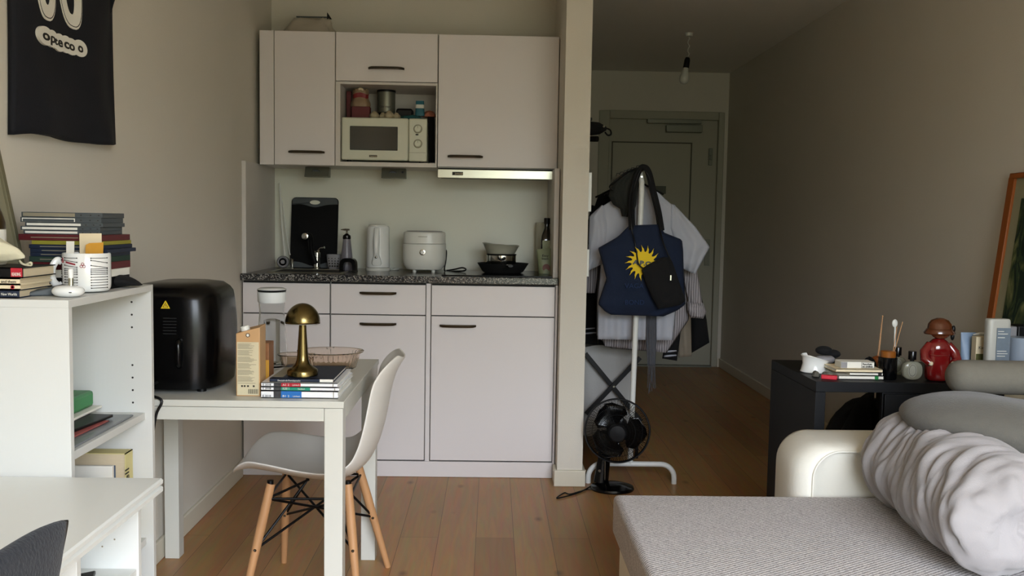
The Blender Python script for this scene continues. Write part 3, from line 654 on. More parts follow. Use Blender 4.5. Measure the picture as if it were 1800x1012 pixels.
# sink set in the worktop (rim, drainer)
sk = thing('sink', 'stainless steel inset sink at the left of the worktop', 'sink', (-.86, 4.50, ct))
mb = MB(); sx0, sx1, sy0, sy1 = -1.06, -.70, 4.32, 4.62
mb.box(sx0, sx1, sy0, sy0+.02, ct, ct+.003); mb.box(sx0, sx1, sy1-.02, sy1, ct, ct+.003); mb.box(sx0, sx0+.02, sy0, sy1, ct, ct+.003); mb.box(sx1-.02, sx1, sy0, sy1, ct, ct+.003)
mb.build('rim', 'steel', sk, bevel=.001)
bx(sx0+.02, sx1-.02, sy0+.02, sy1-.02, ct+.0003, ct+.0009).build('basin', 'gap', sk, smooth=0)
# tap
tx = wx(557, 4.66); tp = thing('kitchen_tap', 'chrome mixer tap with a dark pull-out spray arching over the sink', 'tap', (tx, 4.66, ct))
MB().lathe([(.026, 0), (.026, .006), (.0165, .010), (.0160, .058), (.0185, .060), (.0185, .085), (.012, .092)], (tx, 4.66, ct), 28).build('body', 'chrome', tp)
a = P(561, 437, 4.66); b = P(568, 429, 4.65)
MB().tube([(tx, 4.66, ct+.088), (b[0]-.008, 4.63, ct+.108), (b[0]+.012, 4.62, ct+.112)], [.005, .004, .006], 10).build('lever', 'chrome', tp)
h = P(537, 415, 4.60)
MB().tube(spline([(tx-.004, 4.645, ct+.03), (tx-.020, 4.63, ct+.09), (h[0]+.022, 4.61, h[2]-.006), (h[0]+.006, 4.60, h[2]+.005)], 6), [.013]*6+[.014]*6+[.015]*7, 14).build('spray_hose', 'black', tp)
mb = MB().lathe([(.017, 0), (.019, -.012), (.016, -.022), (.009, -.024)], (h[0]+.001, 4.60, h[2]), 24, 'Y'); mb.build('spray_head', 'chrome', tp)
q = wx(514, 4.68); MB().lathe([(.011, 0), (.007, .004), (.007, .046), (.009, .05), (.003, .052)], (q, 4.68, ct), 20).build('drain_knob', 'chrome', label='small upright chrome drain knob left of the tap', cat='knob')
# utensil basket
c = (wx(588, 4.66), 4.66, ct); ub = thing('sponge_basket', 'grey perforated plastic basket behind the soap dispenser', 'basket', c)
rings = []
for r_, z_ in ((.026, .001), (.033, .02), (.038, .05), (.040, .076), (.037, .076), (.034, .05), (.029, .02), (.022, .006)):
    rings.append([(c[0]+r_*math.copysign(abs(math.cos(a))**.7, math.cos(a)), c[1]+r_*.8*math.copysign(abs(math.sin(a))**.7, math.sin(a)), c[2]+z_) for a in [2*PI*k/32 for k in range(32)]])
MB().ring_loft(rings).build('basket', 'greyplas', ub, smooth=50)
mb = MB()
for i in range(4):
    for j in range(4):
        rr_ = .0028+.0006*(3-j); zz = .018+.013*j; xx = (i-1.5)*.0125*(1+.1*j); yy = -(.8*(.033+.004*j/3)*(1-abs(xx/.045)**3)**.5)
        mb.lathe([(rr_, -.0012), (rr_, .002)], (c[0]+xx, c[1]+yy, c[2]+zz), 10, 'Y')
mb.build('holes', 'ink', ub, kind=None)
# soap dispenser
c = (wx(609.5, 4.60), 4.60, ct); sd = thing('soap_dispenser', 'tapered grey soap dispenser with a black pump', 'soap dispenser', c)
zt2 = P(609, 420, 4.60)[2]-ct
MB().lathe([(.030, .001), (.033, .006), (.0325, .03), (.0185, zt2)], c, 32).build('bottle', mat('lilac_grey_plastic', '#77737a', .35, var=.03), sd)
MB().lathe([(.019, zt2), (.0205, zt2+.006), (.0185, zt2+.018), (.008, zt2+.026), (.006, zt2+.028)], c, 28).build('collar', 'blackgloss', sd)
mb = MB().cyl((c[0], c[1], c[2]+zt2+.026), .0045, .02); mb.ring_loft([[(c[0]-.030, c[1]-.004, c[2]+zt2+.048), (c[0]-.030, c[1]+.004, c[2]+zt2+.048), (c[0]-.030, c[1]+.004, c[2]+zt2+.045), (c[0]-.030, c[1]-.004, c[2]+zt2+.045)], [(c[0]-.008, c[1]-.008, c[2]+zt2+.052), (c[0]-.008, c[1]+.008, c[2]+zt2+.052), (c[0]-.008, c[1]+.008, c[2]+zt2+.042), (c[0]-.008, c[1]-.008, c[2]+zt2+.042)], [(c[0]+.013, c[1]-.008, c[2]+zt2+.051), (c[0]+.013, c[1]+.008, c[2]+zt2+.051), (c[0]+.013, c[1]+.008, c[2]+zt2+.043), (c[0]+.013, c[1]-.008, c[2]+zt2+.043)]]); mb.build('pump', 'darksteel', sd, smooth=30)
# sponge holder: glossy black arch
x0, x1 = wx(598, 4.50), wx(627, 4.50); cx = (x0+x1)/2; w_ = (x1-x0)/2; hh = .066
sh = thing('sponge_holder', 'glossy black arched sponge holder in front of the soap dispenser', 'sponge holder', (cx, 4.50, ct))
def archpts(w, h, y): 
    return [(cx-w, y, ct+.002)]+[(cx-w*math.copysign(abs(math.cos(a))**.6, math.cos(a)), y, ct+h*.35+h*.65*math.sin(a)**.75) for a in [PI*k/16 for k in range(17)]]+[(cx+w, y, ct+.002)]
o_, i_ = archpts(w_, hh, 4.475), archpts(w_*.55, hh*.72, 4.475)
mb = MB(); n = len(o_); 
rings = [o_, [(p[0], 4.53, p[2]) for p in o_], [(p[0], 4.53, p[2]) for p in i_], i_, o_]
mb.ring_loft(rings, False, False, closed=False)
mb.build('arch', 'blackgloss', sh, smooth=60)
bx(x0-.002, x1+.002, 4.47, 4.535, ct, ct+.004).build('tray', 'blackgloss', sh, bevel=.0015)
# kettle
c = (wx(664.5, 4.63), 4.63, ct); kt = thing('kettle', 'white cylindrical electric kettle with its handle facing the room', 'kettle', c)
kh = P(664, 397, 4.60)[2]-ct; kr = .058
MB().lathe([(.060, .0), (.062, .004), (.061, .014), (.050, .016)], c, 40).build('power_base', 'whiteplas', kt)
MB().lathe([(.058, .017), (.0595, .024), (.0575, .10), (.056, kh-.012), (.054, kh-.004), (.05, kh)], c, 40).build('jug', 'ceramic', kt)
MB().lathe([(.048, kh), (.046, kh+.006), (.03, kh+.009)], c, 32).build('lid', 'whiteplas', kt)
mb = MB(); rings = []
for z_, wd, dp in ((.022, .034, .004), (.05, .029, .010), (.07, .020, .018), (.082, .0165, .030), (.10, .018, .038), (.14, .020, .038), (.17, .019, .030), (kh-.012, .015, .012), (kh-.006, .015, .002)):
    y = c[1]-.0565; rings.append([(c[0]-wd-.0, y+.004, c[2]+z_), (c[0]-wd*.8, y-dp*.8, c[2]+z_), (c[0], y-dp, c[2]+z_), (c[0]+wd*.8, y-dp*.8, c[2]+z_), (c[0]+wd, y+.004, c[2]+z_)])
mb.ring_loft(rings).build('handle', 'ceramic', kt, smooth=60, sub=1)
MB().ell((c[0], c[1]-.0565-.024, c[2]+.070), .006, .004, .006).build('switch', 'chrome', kt)
MB().tube(spline([(c[0]+.055, c[1]+.02, ct+.006), (c[0]+.085, c[1], ct+.006), (c[0]+.10, c[1]+.05, ct+.006), (c[0]+.07, c[1]+.09, ct+.006), (c[0]+.11, c[1]+.12, ct+.008)], 6), .0032, 8).build('cord', 'whiteplas', kt)
# rice cooker
c = (wx(746, 4.58), 4.58, ct); rc_ = thing('rice_cooker', 'rounded white rice cooker with a single round button', 'rice cooker', c)
rh = P(746, 407, 4.55)[2]-ct; rr = .107
def sq(rings, c, ry=.92):
    o = []
    for r_, z_ in rings: o.append([(c[0]+r_*math.copysign(abs(math.cos(a))**.82, math.cos(a)), c[1]+r_*ry*math.copysign(abs(math.sin(a))**.82, math.sin(a)), c[2]+z_) for a in [2*PI*k/48 for k in range(48)]])
    return o
MB().ring_loft(sq([(.070, .010), (.088, .014), (.102, .035), (rr, .065), (rr, rh*.70)], c)).build('body', 'whiteplas', rc_, smooth=40)
MB().ring_loft(sq([(rr-.002, rh*.70+.002), (rr-.003, rh*.80), (.104, rh*.94), (.101, rh*.985), (.092, rh)], c)).build('lid', 'whiteplas', rc_, smooth=40)
MB().ring_loft(sq([(.090, rh), (.087, rh+.003), (.06, rh+.004)], c)).build('lid_rim', 'greyplas', rc_, smooth=40)
MB().lathe([(.0145, .002), (.0145, -.003), (.011, -.004)], (c[0]-.003, c[1]-rr*.92, c[2]+rh*.50), 28, 'Y').build('button', 'chrome', rc_)
MB().lathe([(.010, .0), (.009, -.006)], (c[0]-.003, c[1]-rr*.92-.0005, c[2]+rh*.50), 28, 'Y').build('button_cap', 'ceramic', rc_)
bx(c[0]-.024, c[0]+.020, c[1]-.0985, c[1]-.0965, c[2]+rh*.875, c[2]+rh*.885).build('name_bar', 'inkgrey', rc_, smooth=0)
for dx in (-.045, .048): MB().cyl((c[0]+dx, c[1]-.055, ct), .009, .014).build('foot', 'whiteplas', rc_)
for dx in (-.045, .048): MB().cyl((c[0]+dx, c[1]+.055, ct), .009, .014).build('foot', 'whiteplas', rc_)
MB().tube(spline([(c[0]+.095, 4.60, ct+.11), (c[0]+.108, 4.59, ct+.105), (c[0]+.107, 4.58, ct+.06), (c[0]+.103, 4.57, ct+.006), (c[0]+.15, 4.55, ct+.006), (c[0]+.20, 4.50, ct+.012), (c[0]+.21, 4.48, ct+.022), (c[0]+.19, 4.52, ct+.026), (c[0]+.15, 4.58, ct+.014), (c[0]+.11, 4.60, ct+.006)], 6), .0038, 8).build('cord', 'black', rc_)
# hob
hb = bx(-.235, .285, 4.27, 4.73, ct, ct+.005).build('hob', 'blackgloss', label='black glass hob set in the worktop under the cooker hood', cat='hob', bevel=.002)
# frying pan, saucepan, plastic bowl
hx_ = wx(884, 4.50); hz = ct+.0055
fp = thing('frying_pan', 'wide black frying pan on the hob', 'pan', (hx_, 4.50, hz))
MB().lathe([(.002, .0), (.088, .0), (.100, .006), (.127, .048), (.123, .048), (.096, .010), (.002, .006)], (hx_, 4.50, hz), 48, caps=False).build('pan', 'blackmat', fp)
MB().tube([(hx_+.02, 4.376, hz+.042), (hx_+.03, 4.34, hz+.044), (hx_+.033, 4.25, hz+.046)], [.009, .010, .011], 12, flat=.6).build('handle', 'black', fp)
sx_ = wx(881, 4.50); sp = thing('saucepan', 'small stainless saucepan standing in the frying pan', 'saucepan', (sx_, 4.50, hz+.006))
MB().lathe([(.002, .0), (.068, .0), (.072, .006), (.072, .080), (.075, .082), (.070, .081), (.069, .008), (.002, .005)], (sx_, 4.50, hz+.0065), 44, caps=False).build('pot', 'chrome', sp)
MB().tube(spline([(sx_-.014, 4.43, hz+.078), (sx_-.012, 4.408, hz+.072), (sx_, 4.40, hz+.066), (sx_+.012, 4.408, hz+.072), (sx_+.014, 4.43, hz+.078)], 5), .0045, 8).build('handle', 'black', sp)
MB().lathe([(.073, 0), (.076, .004), (.07, .005)], (sx_, 4.50, hz+.088), 40).build('rim_seal', 'black', sp)
bw = MB(); z0 = hz+.0935; rings = []
for r_, h_ in ((.066, 0), (.070, .004), (.088, .044), (.092, .046), (.086, .045), (.066, .006)):
    rings.append([(sx_-.003+r_*math.cos(a), 4.50+r_*math.sin(a), z0+h_*(1-.14*math.cos(a))+(.003*math.sin(3*a) if h_ > .03 else 0)) for a in [2*PI*k/44 for k in range(44)]])
bw.ring_loft(rings).build('plastic_bowl', mat('milky_plastic', '#a8a898', .35, var=.03), label='pale translucent plastic bowl on top of the saucepan', cat='bowl', smooth=50)
# paper towel roll, oil bottle, pouch
c = (wx(958, 4.72), 4.72, ct); pt_ = thing('paper_towel_roll', 'white paper towel roll standing in the right corner behind the oil bottle', 'paper towel', c)
hgt = P(958, 391, 4.70)[2]-ct
MB().lathe([(.052, .0), (.053, .004), (.053, hgt-.004), (.051, hgt), (.02, hgt)], c, 36).build('roll', mat('tissue', '#bcbaa8', .95, var=.03, bump=.6, bscale=200), pt_, smooth=40)
MB().lathe([(.019, 0), (.019, hgt+.001)], c, 20).build('core', 'gap', pt_)
c = (wx(960, 4.56), 4.56, ct); ob = thing('oil_bottle', 'dark square oil bottle with a pale label in front of the paper towel', 'bottle', c)
oh = P(960, 383, 4.56)[2]-ct
def sqb(prof, c, p=.45, ry=1):
    return [[(c[0]+r_*math.copysign(abs(math.cos(a))**(p if r_ > .02 else .9), math.cos(a)), c[1]+ry*r_*math.copysign(abs(math.sin(a))**(p if r_ > .02 else .9), math.sin(a)), c[2]+z_) for a in [2*PI*k/40 for k in range(40)]] for r_, z_ in prof]
MB().ring_loft(sqb([(.026, 0.006), (.030, .010), (.031, .014), (.031, oh*.60), (.028, oh*.68), (.018, oh*.77), (.0135, oh*.82), (.0130, oh*.90)], c)).build('bottle', 'brownglass', ob, smooth=50)
MB().lathe([(.0155, oh*.895), (.0155, oh*.99), (.013, oh)], c, 24).build('cap', 'black', ob, smooth=40)
bx(c[0]-.022, c[0]+.024, c[1]-.0325, c[1]-.0312, ct+.07, ct+oh*.60).build('label', 'oil', ob, smooth=0, label='pale green paper label')
c = (wx(959, 4.46), 4.46, ct+.006); x0, x1 = wx(944, 4.46), wx(973, 4.46)
ph_ = P(958, 437, 4.46)[2]-ct
mb = MB(); rings = []
for j in range(11):
    v = j/10; z_ = v*(ph_-.006)
    xa, xb = lin(x0+.008, x0-.004, v), lin(x1, x1-.002, v); dp = .022*(1-v**2)+.0015
    rings.append([((xa+xb)/2+(xb-xa)/2*math.copysign(abs(math.cos(a))**.7, math.cos(a)), c[1]+dp*math.sin(a), c[2]+z_+(.004*math.cos(a) if v > .9 else 0)) for a in [2*PI*k/28 for k in range(28)]])
po_ = MB().ring_loft(rings).build('snack_pouch', 'packgreen', label='green stand-up food pouch with a red round print before the oil bottle', cat='pouch', smooth=50, origin=c)
MB().lathe([(.019, 0), (.019, -.002)], ((x0+x1)/2+.004, c[1]-.0205, c[2]+.030), 28, 'Y').build('round_print', 'packred', po_)
text('Easy', ((x0+x1)/2-.018, c[1]-.0185, c[2]+.084), (1, 0, 0), (0, 0, 1), .016, 'ink', po_, w=.030)
text('Snack', ((x0+x1)/2-.020, c[1]-.0215, c[2]+.070), (1, 0, 0), (0, 0, 1), .014, 'ink', po_, w=.034)
# ================================================================= LEFT WALL: football shirt, picture
XJ = LW+.016
def jp(px, py, X=XJ): return PX(px, py, X)
def wallpanel(outline, x0, thick, nu=40, nv=50):
    pass
# jersey: body outline in (Y, Z)
JY0, JY1, JZ0 = 2.21, 2.80, 1.405
def jz(u):   # wavy hem
    return JZ0-.016+.030*u+.010*math.sin(PI*u)*(1-u)-.012*max(0, math.sin((u-.35)*PI*1.5))+.003*math.sin(u*11)
mb = MB()
def jfront(u, v, side):
    y = lin(JY0, JY1, u); top = 2.08+.05*(1-abs(2*u-1))
    if v > .72: 
        t = (v-.72)/.28; y = lin(y, lin(JY0+.06, JY1-.06, u), t)
    y += -.012*math.sin(v*PI)*(2*u-1)
    z = lin(jz(u), top, v)
    d = .014+(.016*(1-abs(2*u-1)**4)+.008*math.sin(u*9+1.5*math.sin(v*4))*(1-v*.5)+.006*mn.noise(Vector((u*4, v*5, 2))))*(1-abs(2*u-1)**8)
    return (LW+.003+(d if side > 0 else 0), y, z)
mb.grid(lambda u, v: jfront(u, v, 1), 40, 50); j = len(mb.v); mb.grid(lambda u, v: jfront(u, v, 0), 40, 50)
for a in range(50):
    for b in (0, 40): q = a*41+b; mb.f.append((q, q+41, j+q+41, j+q))
for b in range(40):
    for q in (b, 50*41+b): mb.f.append((q, q+1, j+q+1, j+q))
js = thing('football_shirt', 'dark navy football shirt with white numbers pinned to the left wall', 'shirt', (LW+.003, 2.5, JZ0))
mb.build('shirt_body', 'jersey', js, smooth=180)
def sleeve(sgn):
    mb = MB(); ys = JY1 if sgn > 0 else JY0; rings = []
    for v in range(9):
        t = v/8; yc = ys+sgn*(-.03+.06*t); zt, zb = 2.09-.06*t, 1.795+.03*t
        zc, hz_ = (zt+zb)/2, (zt-zb)/2
        rings.append([(LW+.019+.014*math.sin(a), yc+sgn*(.05*(math.cos(a))*t), zc+hz_*math.cos(a)) for a in [2*PI*k/24 for k in range(24)]])
    s_ = MB().ring_loft(rings).build('sleeve', 'jersey', js, smooth=60)
    for nm, m_, t0, t1 in (('white_band', 'paper', 1.0, 1.10), ('red_band', 'red', 1.10, 1.36), ):
        rr = []
        for t in (t0, t1):
            yc = ys+sgn*(-.03+.06*t); zt, zb = 2.09-.06*t, 1.795+.03*t; zc, hz_ = (zt+zb)/2, (zt-zb)/2
            rr.append([(LW+.019+.0155*math.sin(a), yc+sgn*(.05*(math.cos(a))*t), zc+(hz_+.002)*math.cos(a)) for a in [2*PI*k/24 for k in range(24)]])
        MB().ring_loft(rr).build(nm, m_, s_, smooth=60)
sleeve(1); sleeve(-1)
# digits: rings on the shirt front
def sx_at(y, z): 
    u = (y-JY0)/(JY1-JY0); v = (z-jz(u))/(2.1-jz(u)); return jfront(u, v, 1)[0]
def plate(outer, inner, name, m, parent, lift=.0025):
    """flat print on the shirt: outline in (Y,Z); ring if inner given"""
    mb = MB(); L = lambda p, d: (sx_at(*p)+d, p[0], p[1])
    if inner:
        n = len(outer)
        rings = [[L(p, 0) for p in outer], [L(p, lift) for p in outer], [L(p, lift) for p in inner], [L(p, 0) for p in inner]]
        mb.ring_loft(rings, False, False)
    else:
        c = (sum(p[0] for p in outer)/len(outer), sum(p[1] for p in outer)/len(outer))
        mb.ring_loft([[L(p, 0) for p in outer], [L(p, lift) for p in outer], [L((lin(p[0], c[0], .5), lin(p[1], c[1], .5)), lift) for p in outer], [L((lin(p[0], c[0], .98), lin(p[1], c[1], .98)), lift) for p in outer]])
    return mb.build(name, m, parent, smooth=30)
def digit(cy, cz, w, h, skew):
    f = lambda rx, rz, dz=0: [(cy+rx*math.copysign(abs(math.cos(a))**.75, math.cos(a))+skew*(rz*math.sin(a)), cz+dz+rz*math.copysign(abs(math.sin(a))**.9, math.sin(a))) for a in [2*PI*k/40 for k in range(40)]]
    return f(w/2, h/2), f(w/2*.42, h/2*.74, .004)
q1 = jp(83, 36, LW+.03); q2 = jp(127, 51, LW+.03)
for q, w_ in ((q1, .115), (q2, .125)):
    o_, i_ = digit(q[1]-.012, q[2]+.13, w_, .26, -.10)
    dg_ = plate(o_, i_, 'shirt_number', 'paper', js)
    plate([(lin(p[0], q[1]-.012, .03), lin(p[1], q[2]+.13, .045)) for p in o_], [(lin(p[0], q[1]-.012, .055), lin(p[1], q[2]+.13, .06)) for p in o_], 'number_outline', 'ink', dg_, .0032)
# sponsor discs with letters
for kk, (px, py, ww, hh_, ch) in enumerate(((79, 63, 30, 31, 'o'), (92, 68, 20, 29, 'p'), (99, 73, 12, 24, 't'), (106, 75, 20, 30, 'e'), (117, 78, 20, 29, 'c'), (126, 82, 22, 28, 'o'), (139, 85, 21, 28, 'o'))):
    q = jp(px, py, LW+.032); ka = jp(px-ww/2, py, LW+.032)[1]; kb = jp(px+ww/2, py, LW+.032)[1]; rz = hh_/2*q[1]/F
    dsc = plate([(q[1]+(kb-ka)/2*math.cos(a), q[2]+rz*math.sin(a)) for a in [2*PI*k/28 for k in range(28)]], None, 'sponsor_disc', 'paper', js, .0075-.0009*kk)
    size = rz*1.5
    text(ch, (sx_at(q[1], q[2])+.0079-.0009*kk+.0006, q[1]-(kb-ka)*.22, q[2]-rz*.42), (0, 1, 0), (0, 0, 1), size, 'ink', dsc, w=(kb-ka)*.44, bold=.001)
# leaning picture frame at the far left, standing on the bookcase
BT = 1.03
mb = MB(); y0, y1 = 1.86, 2.145; zt_ = PX(4, 252, LW+.02)[2]
pf = thing('picture_frame', 'pale thin-framed picture on the left wall, cut by the left edge of the photo', 'picture', (LW+.01, 2.0, 1.05))
def lf(p): return Vector((p.x+.06*(zt_-p.z)/(zt_-1.05), p.y+.0*(zt_-p.z), p.z))
mb.box(LW+.002, LW+.016, y0, y0+.014, 1.06, zt_); mb.box(LW+.002, LW+.016, y1-.014, y1, 1.06, zt_); mb.box(LW+.002, LW+.016, y0, y1, zt_-.014, zt_); mb.box(LW+.002, LW+.016, y0, y1, 1.06, 1.074)
mb.xf(lf).build('frame', mat('grey_frame', '#6d6850', .5, var=.05), pf, bevel=.001)
mb = MB(); mb.box(LW+.003, LW+.009, y0+.013, y1-.013, 1.07, zt_-.013); mb.xf(lf); mb.build('print', mat('pale_print', '#8e8a72', .6, var=.06), pf, smooth=0)

# ================================================================= BOOKCASE
BX, BY0, BY1, th = -.857, 1.862, 2.325, .016
bk = thing('bookcase', 'white narrow bookcase with open side facing the room and drilled shelf holes', 'bookcase', (-1.0, 2.09, 0))
bx(LW+.016, BX, BY0, BY0+th, 0, BT-th).build('side_panel', 'whitewood', bk, bevel=.0008)
bx(LW+.016, BX, BY1-th, BY1, 0, BT-th).build('side_panel', 'whitewood', bk, bevel=.0008)
bx(LW+.016, BX, BY0, BY1, BT-th, BT).build('top', 'whitewood', bk, bevel=.0008)
bx(LW+.016, LW+.022, BY0+th, BY1-th, .06, BT-th).build('back_panel', 'whitewood', bk, smooth=0)
SZ = .705
for z_ in (SZ, .38, .07): bx(LW+.022, BX-.018, BY0+th, BY1-th, z_-.018, z_).build('shelf', 'whitewood', bk, bevel=.0008)
mb = MB()
for x_ in (-.905, -1.10):
    for k in range(9):
        z_ = .73+.032*k
        if k in (4, 5): continue
        mb.cyl((x_, BY1-th-.0006, z_), .0026, .002, 'Y', 10)
mb.build('shelf_holes', 'ink', bk, kind=None)
# ---- on the bookcase top
def bookbox(name, label, cat, x0, x1, y0, y1, z0, z1, m, rot=0, group=None, cover=None, page_sides='', **k):
    t = thing(name, label, cat, ((x0+x1)/2, (y0+y1)/2, z0), group)
    c = ((x0+x1)/2, (y0+y1)/2, z0)
    e = .003; tk = min(.0022, (z1-z0)*.16)
    mb = MB(); mb.box(x0, x1, y0, y1, z0, z0+tk); mb.box(x0, x1, y0, y1, z1-tk, z1)
    sp = k.get('spine', '-Y')
    if sp == '-Y': mb.box(x0, x1, y0, y0+tk, z0, z1); pg = (x0+e, x1-e, y0+tk, y1-e)
    if sp == '+X': mb.box(x1-tk, x1, y0, y1, z0, z1); pg = (x0+e, x1-tk, y0+e, y1-e)
    mb.rot(rot, c); cv = mb.build('cover', m, t, smooth=0)
    mb = MB().box(pg[0], pg[1], pg[2], pg[3], z0+tk, z1-tk); mb.rot(rot, c); mb.build('pages', k.get('pm', 'pages'), t, smooth=0)
    return t, cv
def zpy(px, py, Y): return P(px, py, Y)[2]
# books at the very left: spines face the camera
yb = 1.885; XR = P(39, 500, yb)[0]
zs = [BT, zpy(20, 509, yb), zpy(20, 500, yb), zpy(20, 489, yb), zpy(20, 470, yb)]
rights = [33, 35, 35, 40]; lab = ['slim blue-spined book at the bottom of the left pile on the bookcase', 'cream paperback with a small red mark on its spine in the left pile', 'thin cream paperback with dark lettering in the left pile', 'thick black paperback with a red patch on its spine, topmost of the left pile']
for k, m_ in enumerate(('dblue', 'cream2', 'cream2', 'black')):
    xr = P(rights[k], 500, yb)[0]
    t, cv = bookbox('book', lab[k], 'book', LW+.021, xr, yb+.001*(k % 2), yb+.130+.004*k, zs[k]+.0003, zs[k+1], m_, group='paperbacks piled at the left of the bookcase top')
    zc = (zs[k]+zs[k+1])/2; y_ = yb+.001*(k % 2)-.0006
    if k == 3:
        a, b = P(19, 480, yb)[0], P(40, 480, yb)[0]; lbp = bx(a, b-.001, y_-.0008, y_, zc-.008, zc+.010).build('spine_patch', 'red', cv, smooth=0); text('READING', (a+.002, y_-.0012, zc-.006), (1, 0, 0), (0, 0, 1), .010, 'paper', cv, w=b-a-.006)
    if k == 1: MB().lathe([(.004, 0), (.004, -.001), (.0025, -.001), (.0025, 0)], (P(22, 505, yb)[0], y_, zc), 16, 'Y').build('spine_mark', 'red', cv)
    if k == 2: text('and them', (P(2, 495, yb)[0], y_-.0005, zc-.003), (1, 0, 0), (0, 0, 1), .008, 'ink', cv, w=.03)
    if k == 0: text('New Worlds', (P(2, 510, yb)[0], y_-.0005, zc-.003), (1, 0, 0), (0, 0, 1), .008, 'paper', cv, w=.032)
# cloth pouch on those books
zt1 = zs[4]
mb = MB(); rings = []; cx = P(10, 450, 1.95)[0]
for j in range(15):
    t = j/14; x = lin(LW+.012, P(66, 450, 1.97)[0], t); r1 = .042*math.sin(PI*(.25+.75*t)**1.0)**.6*(1-.45*t)+.003; rings.append([(x, 1.917+.03*math.cos(a)*(r1/.04)*(1+.10*math.sin(4*a+9*t)), zt1+.002+r1*1.0+r1*.95*math.sin(a)*(1+.14*math.sin(3*a+8*t))+.016*t*t) for a in [2*PI*k/28 for k in range(28)]])
cpou = MB().ring_loft(rings).build('cloth_pouch', 'gauze', label='crumpled ivory drawstring cloth pouch on the left pile of books', cat='pouch', smooth=180)
MB().tube(spline([(P(40, 463, 1.9)[0], 1.91, zt1+.004), (P(54, 455, 1.9)[0], 1.90, zt1+.010), (P(52, 462, 1.9)[0], 1.905, zt1+.004), (P(36, 462, 1.9)[0], 1.91, zt1+.006), (P(26, 460, 1.9)[0], 1.92, zt1+.012)], 6), .0022, 8).build('drawstring', 'gauze', cpou)
# CD and DVD cases pile behind
yc = 2.12
cds = [(38, 180, 373, 381, 'dgreyplas', 'grey clear-lidded disc case at the very top of the pile'),
       (36, 178, 382, 391, 'inkgrey', 'second disc case from the top, with a white edge strip'),
       (44, 181, 391, 398, 'dgreyplas', 'third disc case from the top, jutting furthest right, with a pale paper spine'),
       (36, 176, 398, 405, 'dgreyplas', 'fourth disc case from the top, its white paper spine jutting left'),
       (41, 176, 405, 412, 'dgreyplas', 'fifth disc case from the top, lying on the maroon case'),
       (32, 178, 412, 423, 'maroon', 'maroon film case in the middle of the pile'),
       (55, 180, 423, 430, 'yellowsp', 'yellow-green spined case under the maroon one'),
       (50, 182, 430, 437, 'dblue', 'upper of the navy spined cases in the pile'),
       (52, 189, 437, 444, 'dblue', 'middle navy spined case, jutting right behind the mug'),
       (52, 178, 444, 451, 'dblue', 'lowest navy spined case in the pile'),
       (50, 178, 451, 461, 'dgreen', 'dark green spined case under the navy ones'),
       (56, 178, 461, 474, 'maroon', 'dark red book near the foot of the case pile'),
       (54, 176, 474, 488, 'paper', 'grey and white book at the foot of the case pile'),
       (54, 176, 488, 500, 'black', 'black book lowest in the case pile, behind the mug')]
zb_last = BT
for k, (a, b, ya, yb_, m_, lb) in reversed(list(enumerate(cds))):
    dd_ = .125 if k < 5 else .165
    y0 = yc-(.00 if k < 5 else .015)
    x0, x1 = P(a, 400, y0)[0], P(b, 400, y0)[0]
    x0 = max(x0, LW+.018)
    z1 = zpy(100, ya, y0); z0 = zb_last+.0002
    if z1-z0 < .004: z1 = z0+.006
    t = thing('disc_case' if k < 11 else 'book', lb, 'disc case' if k < 11 else 'book', ((x0+x1)/2, y0, z0), 'pile of disc cases and books on the bookcase')
    mb = bx(x0, x1, y0, y0+dd_, z0, z1)
    body = mb.build('case' if k < 11 else 'cover', 'dgreyplas' if k < 5 else m_, t, bevel=.0006)
    xs_ = P(132 if k in (0, 1) else 142 if k == 2 else 136, 400, y0)[0]
    if k < 5: 
        bx(x0+.004, xs_, y0-.0006, y0+.0005, z0+.0018, z1-.0018).build('paper_spine', 'inkgrey' if k == 0 else 'paper', t, smooth=0)
        if k == 1: bx(x0+.006, xs_-.002, y0-.001, y0, z0+.002, z1-.004).build('dark_title', 'dgreyplas', t, smooth=0)
        mb = MB()
        for q in (.2, .55, .85): mb.box(lin(xs_, x1, q), lin(xs_, x1, q)+.003, y0-.0006, y0, (z0+z1)/2-.001, (z0+z1)/2+.001)
        mb.build('hinge_studs', 'ink', t, smooth=0)
    elif k in (5, 7, 8, 9, 10): bx(lin(x0, x1, .15), lin(x0, x1, .72), y0-.0006, y0, (z0+z1)/2-.0008, (z0+z1)/2+.0008).build('title_line', 'inkgrey', t, smooth=0)
    zb_last = z1
# vase/bottle at the far left edge
c = (P(0, 400, 1.98)[0]-.012, 2.05, 1.03)
bt_ = thing('brown_vase', 'dark brown bell-shaped vase with a white base on the left pile of books', 'vase', (-1.083, 1.968, zs[4]+.001))
vx, vy, VZ = -1.083, 1.968, zs[4]+.001; zv = zpy(5, 403, 1.97)
MB().lathe([(.042, 0), (.044, .003), (.044, zv-VZ), (.040, zv-VZ+.001)], (vx, vy, VZ), 32).build('base', 'paper', bt_, smooth=40)
MB().lathe([(.044, zv-VZ+.001), (.043, zv-VZ+.015), (.034, zv-VZ+.045), (.024, zv-VZ+.075), (.014, zv-VZ+.11), (.012, zv-VZ+.13)], (vx, vy, VZ), 32).build('body', 'brown', bt_, smooth=60)
